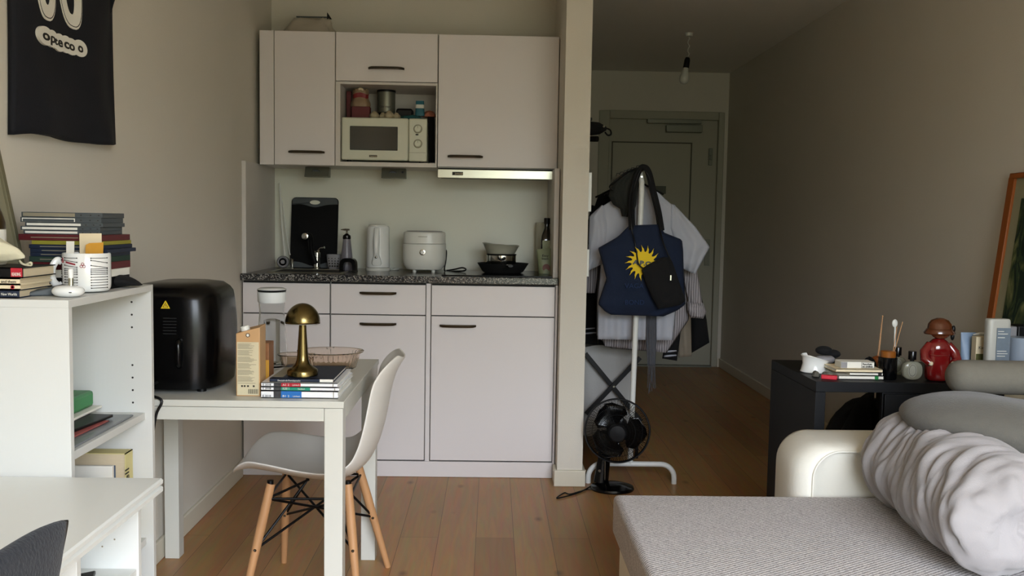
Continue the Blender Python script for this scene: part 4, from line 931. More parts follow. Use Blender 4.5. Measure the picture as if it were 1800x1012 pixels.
# mug with envelopes
c = Vector((P(153, 490, 2.07)[0], 2.07, BT)); mr_ = .0505; mh = .088
mg = thing('mug', 'white mug printed with black lines and small red ring symbols, full of cards', 'mug', c)
MB().lathe([(.002, .003), (.044, .003), (.047, .006), (mr_-.001, .012), (mr_, .02), (mr_, mh-.003), (mr_-.0015, mh), (mr_-.004, mh-.003), (mr_-.004, .012), (.002, .009)], c, 48, caps=False).build('cup', 'ceramic', mg, smooth=50)
mb = MB(); 
def cyl_pt(ang, z, r=mr_+.0006): return (c.x+r*math.sin(ang), c.y-r*math.cos(ang), c.z+z)
def strip(mb, a0, a1, z0, z1, w_=.0006, n=8):
    for s_ in range(n):
        t0, t1 = s_/n, (s_+1)/n; q0, q1 = lin(z0, z1, t0), lin(z0, z1, t1); b0, b1 = lin(a0, a1, t0), lin(a0, a1, t1)
        mb.prism([cyl_pt(b0, q0-w_), cyl_pt(b1, q1-w_), cyl_pt(b1, q1+w_), cyl_pt(b0, q0+w_)], (.0002*math.sin(b0), -.0002*math.cos(b0), 0))
for (a0, a1, sl) in ((-.62, .02, -.004), (.58, 1.35, -.006), (-1.6, -1.0, 0)):
    for k, z_ in enumerate((.078, .073, .062, .054, .050, .046, .042, .036, .030, .024, .018, .012)):
        s2 = sl*(1 if k in (1, 2) else 0); strip(mb, a0, a1, z_, z_+s2)
        for aa, zz in ((a0, z_), (a1, z_+s2)): q = cyl_pt(aa, zz, mr_+.0008); mb.ell(q, .0014, .0014, .0014, 6, 4)
mb.build('printed_lines', 'ink', mg, smooth=0)
mb = MB()
for (a0, z0) in ((.25, .060), (-.82, .070)):
    for da, dz in ((-.055, 0), (.055, 0), (0, .0052)):
        q = cyl_pt(a0+da, z0+dz); tx_, ty_ = math.cos(a0), math.sin(a0)
        mb.tube([(q[0]+.0027*math.cos(w__)*tx_, q[1]+.0027*math.cos(w__)*ty_, q[2]+.0027*math.sin(w__)) for w__ in [2*PI*k/14 for k in range(15)]], .0006, 6)
mb.build('ring_symbols', 'inkred', mg)
mb = MB(); strip(mb, -.55, -.05, .069, .064, .0018); mb.build('red_lettering', 'inkred', mg, smooth=0)
HA = -1.30; mb = MB().tube(spline([cyl_pt(HA, .068), tuple(Vector(cyl_pt(HA, .071))+Vector((-.007, -.006, 0))), tuple(Vector(cyl_pt(HA, .058))+Vector((-.014, -.012, 0))), tuple(Vector(cyl_pt(HA, .040))+Vector((-.016, -.014, 0))), tuple(Vector(cyl_pt(HA, .024))+Vector((-.013, -.012, 0))), tuple(Vector(cyl_pt(HA, .015))+Vector((-.006, -.005, 0))), cyl_pt(HA, .017)], 6), .0052, 12, flat=1.5); mb.build('handle', 'ceramic', mg)
def card(px0, px1, py0, py1, Y, tilt, m, name, label):
    a = P(px0, py0, Y); b = P(px1, py0, Y); z0 = BT+.03
    mb = MB(); mb.prism([(a[0]-tilt, Y, z0), (b[0]-tilt, Y, z0), (b[0], Y+.004, b[2]), (a[0], Y+.004, a[2])], (0, .0008, 0))
    mb.build(name, m, label=label, cat='card' if 'card' in name else 'envelope', smooth=0, origin=((a[0]+b[0])/2, Y, z0))
card(138, 177, 410, 450, 2.088, -.002, 'cream2', 'cream_card', 'tall cream card standing at the back of the mug')
q0 = P(147, 427, 2.068); q1 = P(181, 426, 2.068)
mb = MB(); mb.prism([(q0[0]-.006+.006, 2.068, BT+.03), (q1[0]-.004, 2.068, BT+.03), (q1[0], 2.070, q1[2]), (q0[0]+.012, 2.070, q0[2]), (q0[0]+.004, 2.069, q0[2]-.004)], (0, .0015, 0)); mb.build('envelope', 'manila', label='small mustard envelope standing in the mug before the cream card', cat='envelope', smooth=0, origin=(q0[0], 2.068, BT+.03))
card(115, 129, 424, 450, 2.052, .0, 'paper', 'white_card', 'small white card leaning left in the mug')
# charger dock with ring
c = (P(120, 508, 1.935)[0], 1.935, BT); ch = thing('charging_dock', 'white pebble-shaped charging dock with a small upright capsule in front of the mug', 'charger', c)
MB().ell((c[0], c[1], BT+.0125), .033, .026, .0125, 32, 12, .6).build('base', 'ceramic', ch)
bx(c[0]+.013, c[0]+.018, c[1]-.0262, c[1]-.024, BT+.011, BT+.0125).build('port', 'ink', ch)
rc0 = (c[0]-.013, c[1]+.004, BT+.049)
MB().lathe([(.0052, .023), (.0052, .044)], (c[0]+.004, c[1]+.004, BT), 16).build('stem', 'steel', ch)
MB().lathe([(.0055, .040), (.0055, .058), (.003, .060)], (c[0]+.004, c[1]+.004, BT), 16).build('capsule', 'ceramic', ch)
# black phone / remote lying
mb = MB(); a = P(55, 515, 1.91); b = P(96, 500, 1.99); mid = ((a[0]+b[0])/2, 1.965, BT)
mb.box(mid[0]-.036, mid[0]+.036, mid[1]-.016, mid[1]+.016, BT, BT+.009); mb.xf(lambda p: Vector((p.x, p.y, p.z+(.012*max(0, (p.x-mid[0])/.03) if p.z > BT+.005 else 0)))); mb.rot(.55, mid)
rm = mb.build('folding_phone', 'dgreyplas', label='dark grey flat handset lying between the paperbacks and the dock', cat='phone', bevel=.003)
# black pouch right of the mug
c = (P(212, 490, 2.20)[0], 2.20, BT)
mb = MB(); rings = []
for j in range(11):
    t = j/10; x = lin(P(186, 490, 2.2)[0], P(243, 490, 2.2)[0], t); r1 = .013*(math.sin(PI*min(1, .3+t*.7))**.7)+.0012; rings.append([(x, 2.21+.045*(1-t*.6)*math.cos(a), BT+.001+r1+r1*math.sin(a)+.004*t) for a in [2*PI*k/20 for k in range(20)]])
MB().ring_loft(rings).build('sunglasses_pouch', 'blackcloth', label='flat black pouch lying on the bookcase right of the mug', cat='pouch', smooth=180)
# ---- on the shelves
def shelfitem(name, label, cat, x0, x1, y0, y1, z0, z1, m, rot=0, **k):
    return bx(x0, x1, y0, y1, z0, z1).rot(rot, ((x0+x1)/2, (y0+y1)/2, z0)).build(name, m, label=label, cat=cat, bevel=k.pop('bevel', .002), **k)
shelfitem('green_box', 'green plastic box on the upper bookcase shelf', 'box', -1.10, -.985, 2.02, 2.27, SZ+.024, SZ+.064, 'green', bevel=.008)
shelfitem('brochure', 'white brochure lying under the green box on the bookcase shelf', 'brochure', -1.12, -.97, 2.0, 2.28, SZ+.017, SZ+.0235, 'paper')
shelfitem('magazine', 'dark magazine on the bookcase shelf in front of the green box', 'magazine', -1.11, -.93, 1.93, 2.22, SZ+.0095, SZ+.0165, 'black', rot=-.12)
shelfitem('flyer', 'red and pink flyer under the dark magazine on the bookcase shelf', 'flyer', -1.10, -.915, 1.94, 2.18, SZ+.006, SZ+.009, mat('pink_print', '#9a4d48', .6, var=.4, scale=12), rot=-.05)
shelfitem('document_sleeve', 'clear grey plastic document sleeve at the front of the bookcase shelf', 'document sleeve', -1.10, -.885, 1.90, 2.26, SZ+.0005, SZ+.0055, mat('sleeve_plastic', '#6f7274', .25, var=.45, scale=10))
yb0 = bookbox('thick_book', 'thick pale yellow book standing on the lower bookcase shelf', 'book', -1.09, -.90, 2.245, 2.29, .3805, .615, mat('pale_yellow', '#cfc489', .6, var=.06), spine='+X')
text('Well', (-.8988, 2.262, .50), (0, 0, 1), (0, -1, 0), .034, 'ink', yb0[1], name='lettering', w=.075)
bx(-1.04, -.925, 2.2435, 2.2455, .42, .585).build('cover_picture', mat('cover_art', '#4d5b6e', .5, var=.5, scale=14), yb0[0], smooth=0)
for k, (xa, xb, ya, yb2, zt3, m_, lb) in enumerate(((-1.10, -.915, 2.20, 2.212, .595, 'paper', 'white ring-bound papers standing before the yellow book'), (-1.10, -.935, 2.17, 2.178, .572, 'black', 'black folder standing between the papers on the lower shelf'), (-1.10, -.905, 2.14, 2.152, .565, 'paper', 'white notebook standing on the lower bookcase shelf'), (-1.10, -.90, 2.10, 2.115, .553, 'ltblue', 'pale blue and tan folder standing nearest on the lower shelf'))):
    shelfitem(('paper_stack', 'folder', 'notebook', 'folder')[k], lb, ('papers', 'folder', 'notebook', 'folder')[k], xa, xb, ya, yb2, .3805, zt3, m_, bevel=.001)

# ================================================================= WHITE DESK (near left)
DXR, DZT = -.668, .667
dk = thing('desk', 'white low desk with a moulded top edge, in front of the bookcase', 'desk', (-.9, 1.2, 0))
prof = [(DXR-.004, DZT), (DXR, DZT-.003), (DXR, DZT-.010), (DXR-.006, DZT-.012), (DXR-.006, DZT-.015), (DXR, DZT-.018), (DXR, DZT-.026), (DXR-.006, DZT-.030), (DXR-.030, DZT-.030), (LW+.016, DZT-.030), (LW+.016, DZT)]
mb = MB().prism([(x, .35, z) for x, z in prof], (0, 1.505, 0)); mb.build('desk_top', 'white', dk, smooth=30)
xe = -.712
bx(LW+.02, xe, 1.835, 1.850, 0, DZT-.030).build('side_panel', 'white', dk, bevel=.0008)
bx(LW+.02, xe, 1.560, 1.576, 0, DZT-.030).build('side_panel', 'white', dk, bevel=.0008)
bx(LW+.02, LW+.03, 1.576, 1.835, .05, DZT-.030).build('back_panel', 'white', dk, smooth=0)
bx(LW+.03, xe-.004, 1.576, 1.835, .468, .484).build('shelf', 'white', dk, bevel=.0008)
bx(LW+.03, xe-.004, 1.576, 1.835, .06, .078).build('shelf', 'white', dk, bevel=.0008)
bx(LW+.02, xe, .40, .416, 0, DZT-.030).build('side_panel', 'white', dk, bevel=.0008)
mb = MB()
for x_, z_ in ((-.745, .585), (-.76, .545), (-.785, .53)): mb.cyl((x_, 1.8343, z_), .0018, .002, 'Y', 8)
mb.build('screw_caps', 'inkgrey', dk, smooth=0)
cbx = thing('cable_box', 'black cable box with a white cord in the open desk compartment', 'cable box', (-.79, 1.69, .484))
mb = bx(-.86, -.745, 1.63, 1.70, .4845, .500); mb.rot(.35, (-.79, 1.69, .484)); mb.build('base', 'black', cbx, bevel=.003)
mb = bx(-.86, -.742, 1.64, 1.705, .512, .520); mb.rot(.30, (-.79, 1.69, .484)); mb.xf(lambda p: Vector((p.x, p.y, p.z+(p.x+.80)*.12))); mb.build('flap', 'black', cbx, bevel=.002)
bx(-.85, -.80, 1.65, 1.69, .500, .513).build('hinge', 'black', cbx)
MB().tube(spline([(-.84, 1.60, .49), (-.80, 1.605, .522), (-.765, 1.60, .515), (-.755, 1.62, .490), (-.77, 1.66, .487)], 6), .003, 8).build('cord', 'whiteplas', cbx)

# ================================================================= GREY FELT CHAIR (near left)
fc = thing('felt_chair', 'dark grey felt upholstered chair pushed up to the white desk, only its back in view', 'chair', (-.62, .85, 0))
def backpt(u, v):   # u along width (far..near), v up
    y = lin(1.02+.165*v, .60-.055*v, u); z = lin(.44, .828, v); 
    x = -.545-.05*(2*u-1)**2*0-.075*(abs(2*u-1))**2.2*0+.03*(v-1)
    return x, y, z
mb = MB(); rings = []
for j in range(29):
    u = j/28; ring = []
    edge = (1-abs(2*u-1)**6)**.5 if 0 < u < 1 else .02
    e2 = 1-abs(2*u-1)**5*.10
    for k in range(32):
        a = 2*PI*k/32; hz_ = (.195)*e2; zc = .632-.0*u; th_ = .024*max(edge, .15)
        zz = zc+hz_*math.copysign(abs(math.sin(a))**.55, math.sin(a)); vv = (zz-.44)/.388
        x, y, z = backpt(u, vv); ring.append((x+th_*math.copysign(abs(math.cos(a))**.8, math.cos(a)), y, zz))
    rings.append(ring)
mb.ring_loft(rings).build('backrest', 'felt', fc, smooth=180)
mb = bx(-1.0, -.58, .62, 1.12, .40, .47); mb.build('seat', 'felt', fc, bevel=.03, seg=4)
bx(-.62, -.56, .72, 1.02, .38, .56).build('back_bracket', 'black', fc, bevel=.01)
for x_, y_ in ((-.97, .66), (-.97, 1.08), (-.61, .66), (-.61, 1.08)):
    MB().tube([(x_, y_, .41), (x_+(.0 if x_ < -.8 else .02), y_, 0)], [.014, .010], 12).build('leg', 'black', fc)
# ================================================================= DINING TABLE
TX0, TX1, TY0, TY1, TZ = -1.138, -.395, 2.45, 3.215, .71
tb_ = thing('dining_table', 'white square dining table with straight legs against the left wall', 'table', (-.77, 2.83, 0))
bx(TX0, TX1, TY0, TY1, TZ-.018, TZ).build('table_top', 'cream', tb_, bevel=.0012)
mb = MB(); g = .002
mb.box(TX0+.004, TX1-.054, TY0+.003, TY0+.02, TZ-.055, TZ-.0195); mb.box(TX0+.004, TX1-.054, TY1-.02, TY1-.003, TZ-.055, TZ-.0195)
mb.box(TX1-.02, TX1-.003, TY0+.054, TY1-.054, TZ-.055, TZ-.0195); mb.box(TX0+.003, TX0+.02, TY0+.054, TY1-.054, TZ-.055, TZ-.0195)
mb.build('apron', 'cream', tb_, bevel=.001)
for x_, y_ in ((TX0+.003, TY0+.003), (TX1-.053, TY0+.003), (TX0+.003, TY1-.053), (TX1-.053, TY1-.053)):
    bx(x_, x_+.05, y_, y_+.05, 0, TZ-.0195).build('leg', 'cream', tb_, bevel=.0015)
# ---- air fryer
af = thing('air_fryer', 'glossy black air fryer with a yellow warning triangle at the left of the dining table', 'air fryer', (-.90, 2.66, TZ))
ax0, ax1, ay0, ay1 = -1.03, P(405, 600, 2.68)[0], 2.52, 2.84
acx, acy = (ax0+ax1)/2, (ay0+ay1)/2; hw, hd_ = (ax1-ax0)/2, (ay1-ay0)/2; az1 = P(330, 500, 2.60)[2]
rings = []
for j in range(23):
    v = j/22; z_ = lin(TZ+.012, az1, v)
    f = 1-.06*(2*v-1)**2 if v < .5 else 1-.11*(2*v-1)**2.2
    e_ = min(1, ((1-v)*14+.25))**.5*min(1, (v*12+.5))**.5
    if v > .9: f *= (1-((v-.9)/.1)**2*.16)
    rings.append([(acx+hw*f*math.copysign(abs(math.cos(a))**.55, math.cos(a)), acy+hd_*f*math.copysign(abs(math.sin(a))**.55, math.sin(a)), z_) for a in [2*PI*k/56 for k in range(56)]])
rings.append([(lin(p[0], acx, .35), lin(p[1], acy, .35), az1+.006) for p in rings[-1]])
MB().ring_loft(rings).build('housing', 'fryer', af, smooth=50)
for dx in (-.08, .08):
    for dy in (-.10, .10): MB().cyl((acx+dx, acy+dy, TZ), .013, .016).build('foot', 'black', af)
q = P(291, 536, ay0+.006); s_ = .0125; yy_ = ay0+.012
def face_y(x, z):  # front surface of the housing
    v = (z-TZ-.012)/(az1-TZ-.012); f = 1-.06*(2*v-1)**2 if v < .5 else 1-.11*(2*v-1)**2.2
    t = min(.999, abs((x-acx)/(hw*f))); c_ = t**(1/.55); return acy-hd_*f*((1-c_*c_)**.5)**.55
fy = face_y(q[0], q[2])-.0022
wtr = MB().prism([(q[0]-s_, fy, q[2]-s_*.75), (q[0]+s_, fy, q[2]-s_*.75), (q[0], fy, q[2]+s_*1.0)], (0, .003, 0)).build('warning_sticker', 'yellow', af, smooth=0)
MB().prism([(q[0]-s_*.62, fy-.0005, q[2]-s_*.52), (q[0]+s_*.62, fy-.0005, q[2]-s_*.52), (q[0], fy-.0005, q[2]+s_*.62)], (0, .0008, 0)).build('triangle_border', 'ink', wtr, smooth=0)
MB().prism([(q[0]-s_*.42, fy-.001, q[2]-s_*.42), (q[0]+s_*.42, fy-.001, q[2]-s_*.42), (q[0], fy-.001, q[2]+s_*.42)], (0, .0008, 0)).build('triangle_centre', 'yellow', wtr, smooth=0)
MB().tube([(q[0], fy-.0016, q[2]-.003), (q[0]+.001, fy-.0016, q[2]), (q[0]-.001, fy-.0016, q[2]+.002)], .0008, 6).build('steam_mark', 'ink', wtr)
mb = MB()
for k in range(6):
    z_ = P(300, 558, 2.53)[2]-k*.0085; x_ = P(303, 560, 2.53)[0]; mb.box(x_-.022, x_+.014, face_y(x_-.02, z_)-.002, face_y(x_, z_)+.01, z_-.0022, z_)
mb.build('vent_slots', 'blackmat', af, smooth=0)
q = P(318, 612, 2.53); fyh = face_y(q[0], q[2])
MB().tube(spline([(q[0], fyh+.004, q[2]+.022), (q[0], fyh-.012, q[2]+.018), (q[0]+.001, fyh-.016, q[2]-.01), (q[0]-.001, fyh-.010, q[2]-.04), (q[0]-.002, fyh+.004, q[2]-.05)], 6), .0075, 12).build('cord_hook', 'blackgloss', af)
MB().tube(spline([(acx-.02, acy-hd_+.02, TZ+.035), (acx-.05, TY0+.01, TZ+.018), (P(283, 720, TY0-.012)[0], TY0-.010, TZ+.002), (P(274, 730, TY0-.012)[0], TY0-.010, TZ-.04), (P(266, 760, TY0-.012)[0], TY0-.012, TZ-.12), (P(262, 800, TY0)[0], TY0-.012, TZ-.25)], 6), .0038, 8).build('power_cord', 'black', af)
# ---- milk carton
yA = PZ(435, 696, TZ)[1]; x0, x1 = P(415, 660, yA)[0], P(457, 660, yA)[0]; dC = .065
mc = thing('milk_carton', 'tan drink carton with a printed text panel and white screw cap on the table', 'carton', ((x0+x1)/2, yA+dC/2, TZ))
zl, zr = P(415, 586, yA)[2], P(457, 575, yA)[2]
mb = MB(); mb.v += [(x0, yA, TZ), (x1, yA, TZ), (x1, yA+dC, TZ), (x0, yA+dC, TZ), (x0, yA, zl), (x1, yA, zr), (x1, yA+dC, zr+.004), (x0, yA+dC, zl+.004)]
mb.f += [(0, 3, 2, 1), (4, 5, 6, 7), (0, 1, 5, 4), (1, 2, 6, 5), (2, 3, 7, 6), (3, 0, 4, 7)]; mb.build('box', 'carton', mc, bevel=.0015)
e_ = .0012
lb = bx(x0+.003, x1-.003, yA-.0008, yA+.001, TZ+.003, P(435, 601, yA)[2]).build('text_panel', 'cartonlab', mc, smooth=0)
mb = MB(); z_ = P(435, 604, yA)[2]; k = 0
while z_ > TZ+.036:
    ln = R.uniform(.55, 1)*(x1-x0-.012)
    if k % 7 != 6: mb.box(x0+.005, x0+.005+ln, yA-.0013, yA-.0007, z_-.0010, z_)
    z_ -= .0026; k += 1
mb.build('printed_text', 'inkgrey', lb, smooth=0)
mb = MB()
for k in range(14):
    w_ = R.choice((.0006, .0006, .0012)); xx = lin(x0+.036*(x1-x0)/.065, x1-.006, k/13) if 0 else lin((x0+x1)/2+.001, x1-.006, k/13); mb.box(xx, xx+w_, yA-.0013, yA-.0007, TZ+.007, TZ+.020)
mb.build('barcode', 'ink', lb, smooth=0)
mb = MB()
for k, xx in enumerate((.25, .36, .50, .74)): mb.box(lin(x0, x1, xx)-.0025, lin(x0, x1, xx)+.0025, yA-.0013, yA-.0007, TZ+.026, TZ+.0305)
mb.build('symbols', 'ink', lb, smooth=0)
q = ((x0+x1)/2, yA-.0005, P(436, 589, yA)[2])
MB().lathe([(.0055, .0008), (.0055, -.0008), (.0042, -.0008), (.0042, .0008)], q, 24, 'Y').build('round_seal', 'ink', mc)
MB().lathe([(.0036, .0008), (.0036, -.001)], q, 20, 'Y').build('seal_centre', 'paper', mc)
cc = (lin(x0, x1, .33), yA+.020, lin(zl, zr, .33)); mb = MB().lathe([(.0125, -.004), (.0125, .012), (.011, .0135)], cc, 24); mb.rot(-.24, cc, 'Y'); mb.build('screw_cap', 'whiteplas', mc)
# second carton edge behind (orange and brown pack)
yB = yA+.12; xb0, xb1 = P(447, 660, yB)[0], P(463, 660, yB)[0]
# ---- carafe
cY = 3.02; c = (P(478, 620, cY)[0], cY, TZ); cf = thing('water_carafe', 'tall clear water carafe with a white filter lid', 'carafe', c)
hC = P(478, 508, cY)[2]-TZ; 
MB().lathe([(.002, 0), (.045, 0), (.049, .004), (.050, .05), (.043, hC*.55), (.040, hC*.72), (.043, hC*.86), (.0415, hC*.86), (.0385, hC*.72), (.0415, hC*.55), (.0475, .05), (.046, .008), (.002, .006)], c, 40, caps=False).build('bottle', 'plast', cf, smooth=60)
MB().lathe([(.043, hC*.83), (.0455, hC*.85), (.0465, hC*.965), (.043, hC*.97)], c, 40).build('lid', 'ceramic', cf, smooth=40)
MB().lathe([(.044, hC*.97), (.0475, hC*.985), (.044, hC*.995)], c, 36).build('lid_gap', 'black', cf, smooth=40)
MB().lathe([(.046, hC*.993), (.0475, hC), (.040, hC+.004)], c, 36).build('flip_top', 'ceramic', cf, smooth=40)
MB().lathe([(.026, .012), (.026, hC*.6), (.012, hC*.62)], c, 24).build('filter', 'plast', cf, smooth=40)
# small figure-printed glass behind the carton
c = (P(466, 640, 2.66)[0], 2.66, TZ); zz = P(468, 601, 2.66)[2]-TZ
sg = thing('juice_carton', 'slim brown and orange printed pack standing between the carton and the carafe', 'carton', c)
bx(c[0]-.010, c[0]+.016, 2.64, 2.70, TZ, TZ+zz).build('box', mat('print_brown', '#8a5a35', .5, var=.5, scale=30), sg, bevel=.002)
bx(c[0]+.006, c[0]+.0165, 2.6385, 2.641, TZ+.004, TZ+zz*.62).build('orange_panel', 'manila', sg, smooth=0)
# ---- books under the lamp
yK_ = PZ(530, 700, TZ)[1]
zz = [TZ, zpy(530, 687, yK_), zpy(530, 680.5, yK_), zpy(530, 673, yK_), zpy(530, 667, yK_)]
rows = [('blue', 459, 594, 'lowest of the four books under the lamp, white spine with a blue band', 530, 'book'), ('teal', 459, 596, 'second book from the bottom under the lamp, white spine with a green band', 545, 'book'), ('red', 459, 593, 'third book from the bottom under the lamp, white spine with a red band', 528, 'book')]
wp = mat('glossy_white_cover', '#e9e9ea', .25, var=.01)
for k, (bm_, pa, pb_, lb_, bend, nm) in enumerate(rows):
    xa, xb = P(pa, 690, yK_)[0], P(pb_, 690, yK_)[0]
    t, cv = bookbox('language_book', lb_, 'book', xa, xb, yK_+.001*k, yK_+.25, zz[k]+.0004, zz[k+1], wp, group='books under the brass lamp', pm='paper')
    y_ = yK_+.001*k-.0006; z0_, z1_ = zz[k]+.0012, zz[k+1]-.0008
    pa2, pb2 = P(494, 690, yK_)[0], P(bend, 690, yK_)[0]
    bx(pa2, pb2, y_, y_+.0008, z0_, z1_).build('colour_band', bm_, cv, smooth=0)
    bx(P(481, 690, yK_)[0], pa2, y_, y_+.0008, z0_, z1_).build('photo_patch', mat('photo_patch', '#3a3a3c', .4, var=.9, scale=120), cv, smooth=0)
    text(('B1 2', 'A2/B1 1', 'A1 2')[k], (pa2+.004, y_-.0008, z0_+.0022), (1, 0, 0), (0, 0, 1), .0085, 'paper', cv, w=.018)
    text(('Lehrbuch', 'Kursbuch', 'Lehrbuch')[k], (lin(pa2, pb2, .58), y_-.0008, z0_+.0026), (1, 0, 0), (0, 0, 1), .0065, 'paper', cv, w=.019)
    text(('E 2018', 'E 2018', 'E 2018')[k], (xa+.004, y_-.0008, z0_+.0022), (1, 0, 0), (0, 0, 1), .008, 'ink', cv, w=.022)
    bx(xb-.013, xb-.011, y_-.0002, y_+.0004, z0_+.001, z1_-.001).build('publisher_mark', 'inkgrey', cv, smooth=0)
xa, xb = P(474, 690, yK_+.012)[0], P(586, 690, yK_+.012)[0]
t, cv = bookbox('language_book', 'navy covered book on top of the pile, directly under the brass lamp', 'book', xa, xb, yK_+.012, yK_+.235, zz[3+0]+.0, zz[4], 'dblue', group='books under the brass lamp', pm='paper') if 0 else bookbox('language_book', 'navy covered book on top of the pile, directly under the brass lamp', 'book', xa, xb, yK_+.012, yK_+.235, zz[3]+.0004, zz[4]+.0008, 'dblue', group='books under the brass lamp', pm='paper')
y_ = yK_+.0115
bx(P(562, 690, y_)[0], xb-.001, y_-.0005, y_+.0006, zz[3]+.0015, zz[4]-.0006).build('white_block', 'paper', cv, smooth=0)
text('Deutsch als Fremdsprache', (xa+.022, y_-.0008, zz[3]+.0025), (1, 0, 0), (0, 0, 1), .006, 'paper', cv, w=.062)
xq = P(507, 660, yK_+.1)[0]; bx(xa+.001, xq, yK_+.035, yK_+.20, zz[4]+.0009, zz[4]+.0013).build('cover_panel', 'inkgrey', cv, smooth=0)
BZ = zz[4]+.0013
# ---- brass lamp
lY = PZ(532, 664, BZ)[1]+.042; c = (P(532, 640, lY)[0], lY, BZ)
lp = thing('table_lamp', 'brushed brass cordless mushroom table lamp standing on the pile of books', 'lamp', c)
lh = P(531, 533, lY)[2]-BZ; k = lY/F
MB().lathe([(.040, 0), (.0425, .0015), (.0425, .014), (.040, .018), (.032, .023), (.021, .032), (.0165, .045), (.0150, .06), (.0105, .13), (.0095, lh-.05)], c, 56).build('stem', 'gold', lp, smooth=45)
R_ = 30*k; 
prof = [(R_*math.cos(a), lh-R_*1.14+R_*1.14*math.sin(a)) for a in [PI/2*q/18 for q in range(18)]]+[(.001, lh)]
MB().lathe(prof, c, 56, caps=False).build('shade', 'gold', lp, smooth=180, solid=.0015)
MB().lathe([(R_*.96, lh-R_*1.14-.001), (R_*.93, lh-R_*1.14+.002), (.012, lh-R_*1.14+.004)], c, 48, caps=False).build('diffuser', 'ceramic', lp, smooth=40)
# ---- glass dish
gY = 3.00; c = (P(581, 650, gY)[0], gY, TZ); gd = thing('glass_dish', 'clear brownish fluted glass pie dish with handles behind the lamp', 'dish', c)
def gr(r_, h_, fl=0): return [(c[0]+(r_+fl*math.cos(36*a)*.0016)*math.cos(a)*1.05, c[1]+(r_+fl*math.cos(36*a)*.0016)*math.sin(a)*.86, c[2]+h_) for a in [2*PI*q/144 for q in range(144)]]
MB().ring_loft([gr(.002, 0.0), gr(.070, 0), gr(.078, .005, 1), gr(.092, .052, 1), gr(.103, .056), gr(.104, .060), (gr(.093, .0585)), gr(.088, .052, 1), gr(.074, .009, 1), gr(.066, .005), gr(.002, .005)], False, False).build('bowl', 'amber', gd, smooth=60)
c2 = (P(520, 650, 3.04)[0], 3.04, TZ); 
def gr2(r_, h_): return [(c2[0]+r_*math.cos(a), c2[1]+r_*math.sin(a)*.75, c2[2]+h_) for a in [2*PI*q/64 for q in range(64)]]
MB().ring_loft([gr2(.002, 0), gr2(.045, 0), gr2(.058, .036), gr2(.063, .038), gr2(.063, .041), gr2(.055, .039), gr2(.043, .004), gr2(.002, .004)], False, False).build('glass_bowl', 'amber', label='smaller clear glass bowl behind the brass lamp, left of the fluted dish', cat='bowl', smooth=60)

# ================================================================= SHELL CHAIR
sc = thing('shell_chair', 'white plastic shell chair on beech legs tucked at the dining table', 'chair', (-.56, 2.93, 0))
CX, CY_ = -.545, 2.925
# profile in local (x along seat axis: negative = front), z ; half width
prof = [(-.262, .438, .085), (-.240, .443, .150), (-.20, .447, .195), (-.13, .440, .222), (-.05, .425, .232), (.03, .416, .235), (.10, .425, .232), (.155, .465, .225), (.185, .52, .222), (.203, .58, .218), (.215, .64, .210), (.226, .70, .195), (.240, .745, .172), (.255, .775, .135), (.268, .795, .08)]
ps = spline([Vector((p[0], p[1]-.030, p[2])) for p in prof], 4)
def shell(mb, off=0):
    n = len(ps); nu = 24; rows = []
    for i, p in enumerate(ps):
        t = (ps[min(i+1, n-1)]-ps[max(i-1, 0)]); tx_, tz_ = t.x, t.y; l = math.hypot(tx_, tz_); nx_, nz_ = -tz_/l, tx_/l   # normal towards the sitter
        row = []
        for k in range(nu+1):
            s = 2*k/nu-1; w_ = p.z; curl = .055*abs(s)**2.6*(1 if p.y > .30 else 0)
            fr_ = min(1, max(0, (i/n-.02)*8)); curl *= fr_*(1-max(0, i/n-.80)*3.2)
            row.append((p.x+nx_*(curl+off), s*w_*(1-.02*abs(s)**4), p.y+nz_*(curl+off)))
        rows.append(row)
    return rows
rows = shell(None); mb = MB(); nn = len(rows[0])
ang = .06
def place(p): 
    x, y = p[0], p[1]; return (CX+x*math.cos(ang)-y*math.sin(ang), CY_+x*math.sin(ang)+y*math.cos(ang), p[2])
for r_ in rows: mb.v += [place(p) for p in r_]
for a in range(len(rows)-1):
    for b in range(nn-1): q = a*nn+b; mb.f.append((q, q+1, q+nn+1, q+nn))
mb.build('seat_shell', 'shell', sc, smooth=180, solid=.006, sub=1)
legs = [((-.135, -.135, .385), (-.752, 2.745)), ((-.130, .135, .385), (-.712, 3.135)), ((.10, -.135, .382), (-.395, 2.745)), ((.105, .135, .382), (-.345, 3.10))]
feet = []
for (a, ft) in legs:
    top = Vector(place(a)); f_ = Vector((ft[0], ft[1], 0)); feet.append((top, f_))
    MB().tube([top, lin(top, f_, .35), f_], [.0135, .0150, .0100], 16).build('leg', 'beech', sc)
mb = MB()
for i, j_ in ((0, 3), (1, 2), (0, 1), (2, 3), (0, 2), (1, 3)):
    a = lin(feet[i][0], feet[i][1], .12 if i % 2 == 0 else .12); b = lin(feet[j_][0], feet[j_][1], .52 if (i, j_) in ((0, 3), (1, 2)) else .12); mb.tube([a, b], .0042, 8)
    if (i, j_) in ((0, 3), (1, 2)): mb.tube([lin(feet[j_][0], feet[j_][1], .12), lin(feet[i][0], feet[i][1], .52)], .0042, 8)
mid = Vector(place((0, 0, .362)))
for (a, f_) in feet: mb.tube([lin(a, f_, .12), mid+(a-mid)*.25], .0042, 8); mb.tube([lin(a, f_, .52), mid+Vector((0, 0, -.005))+(a-mid)*.3], .0042, 8)
mb.build('wire_brace', 'black', sc)
for (a, f_) in feet:
    q = lin(a, f_, .52); MB().ell(q, .007, .018, .007).build('bolt', 'darksteel', sc)
for (a, f_) in feet: 
    MB().cyl(lin(a, f_, .02), .010, .018).build('mount', 'black', sc)
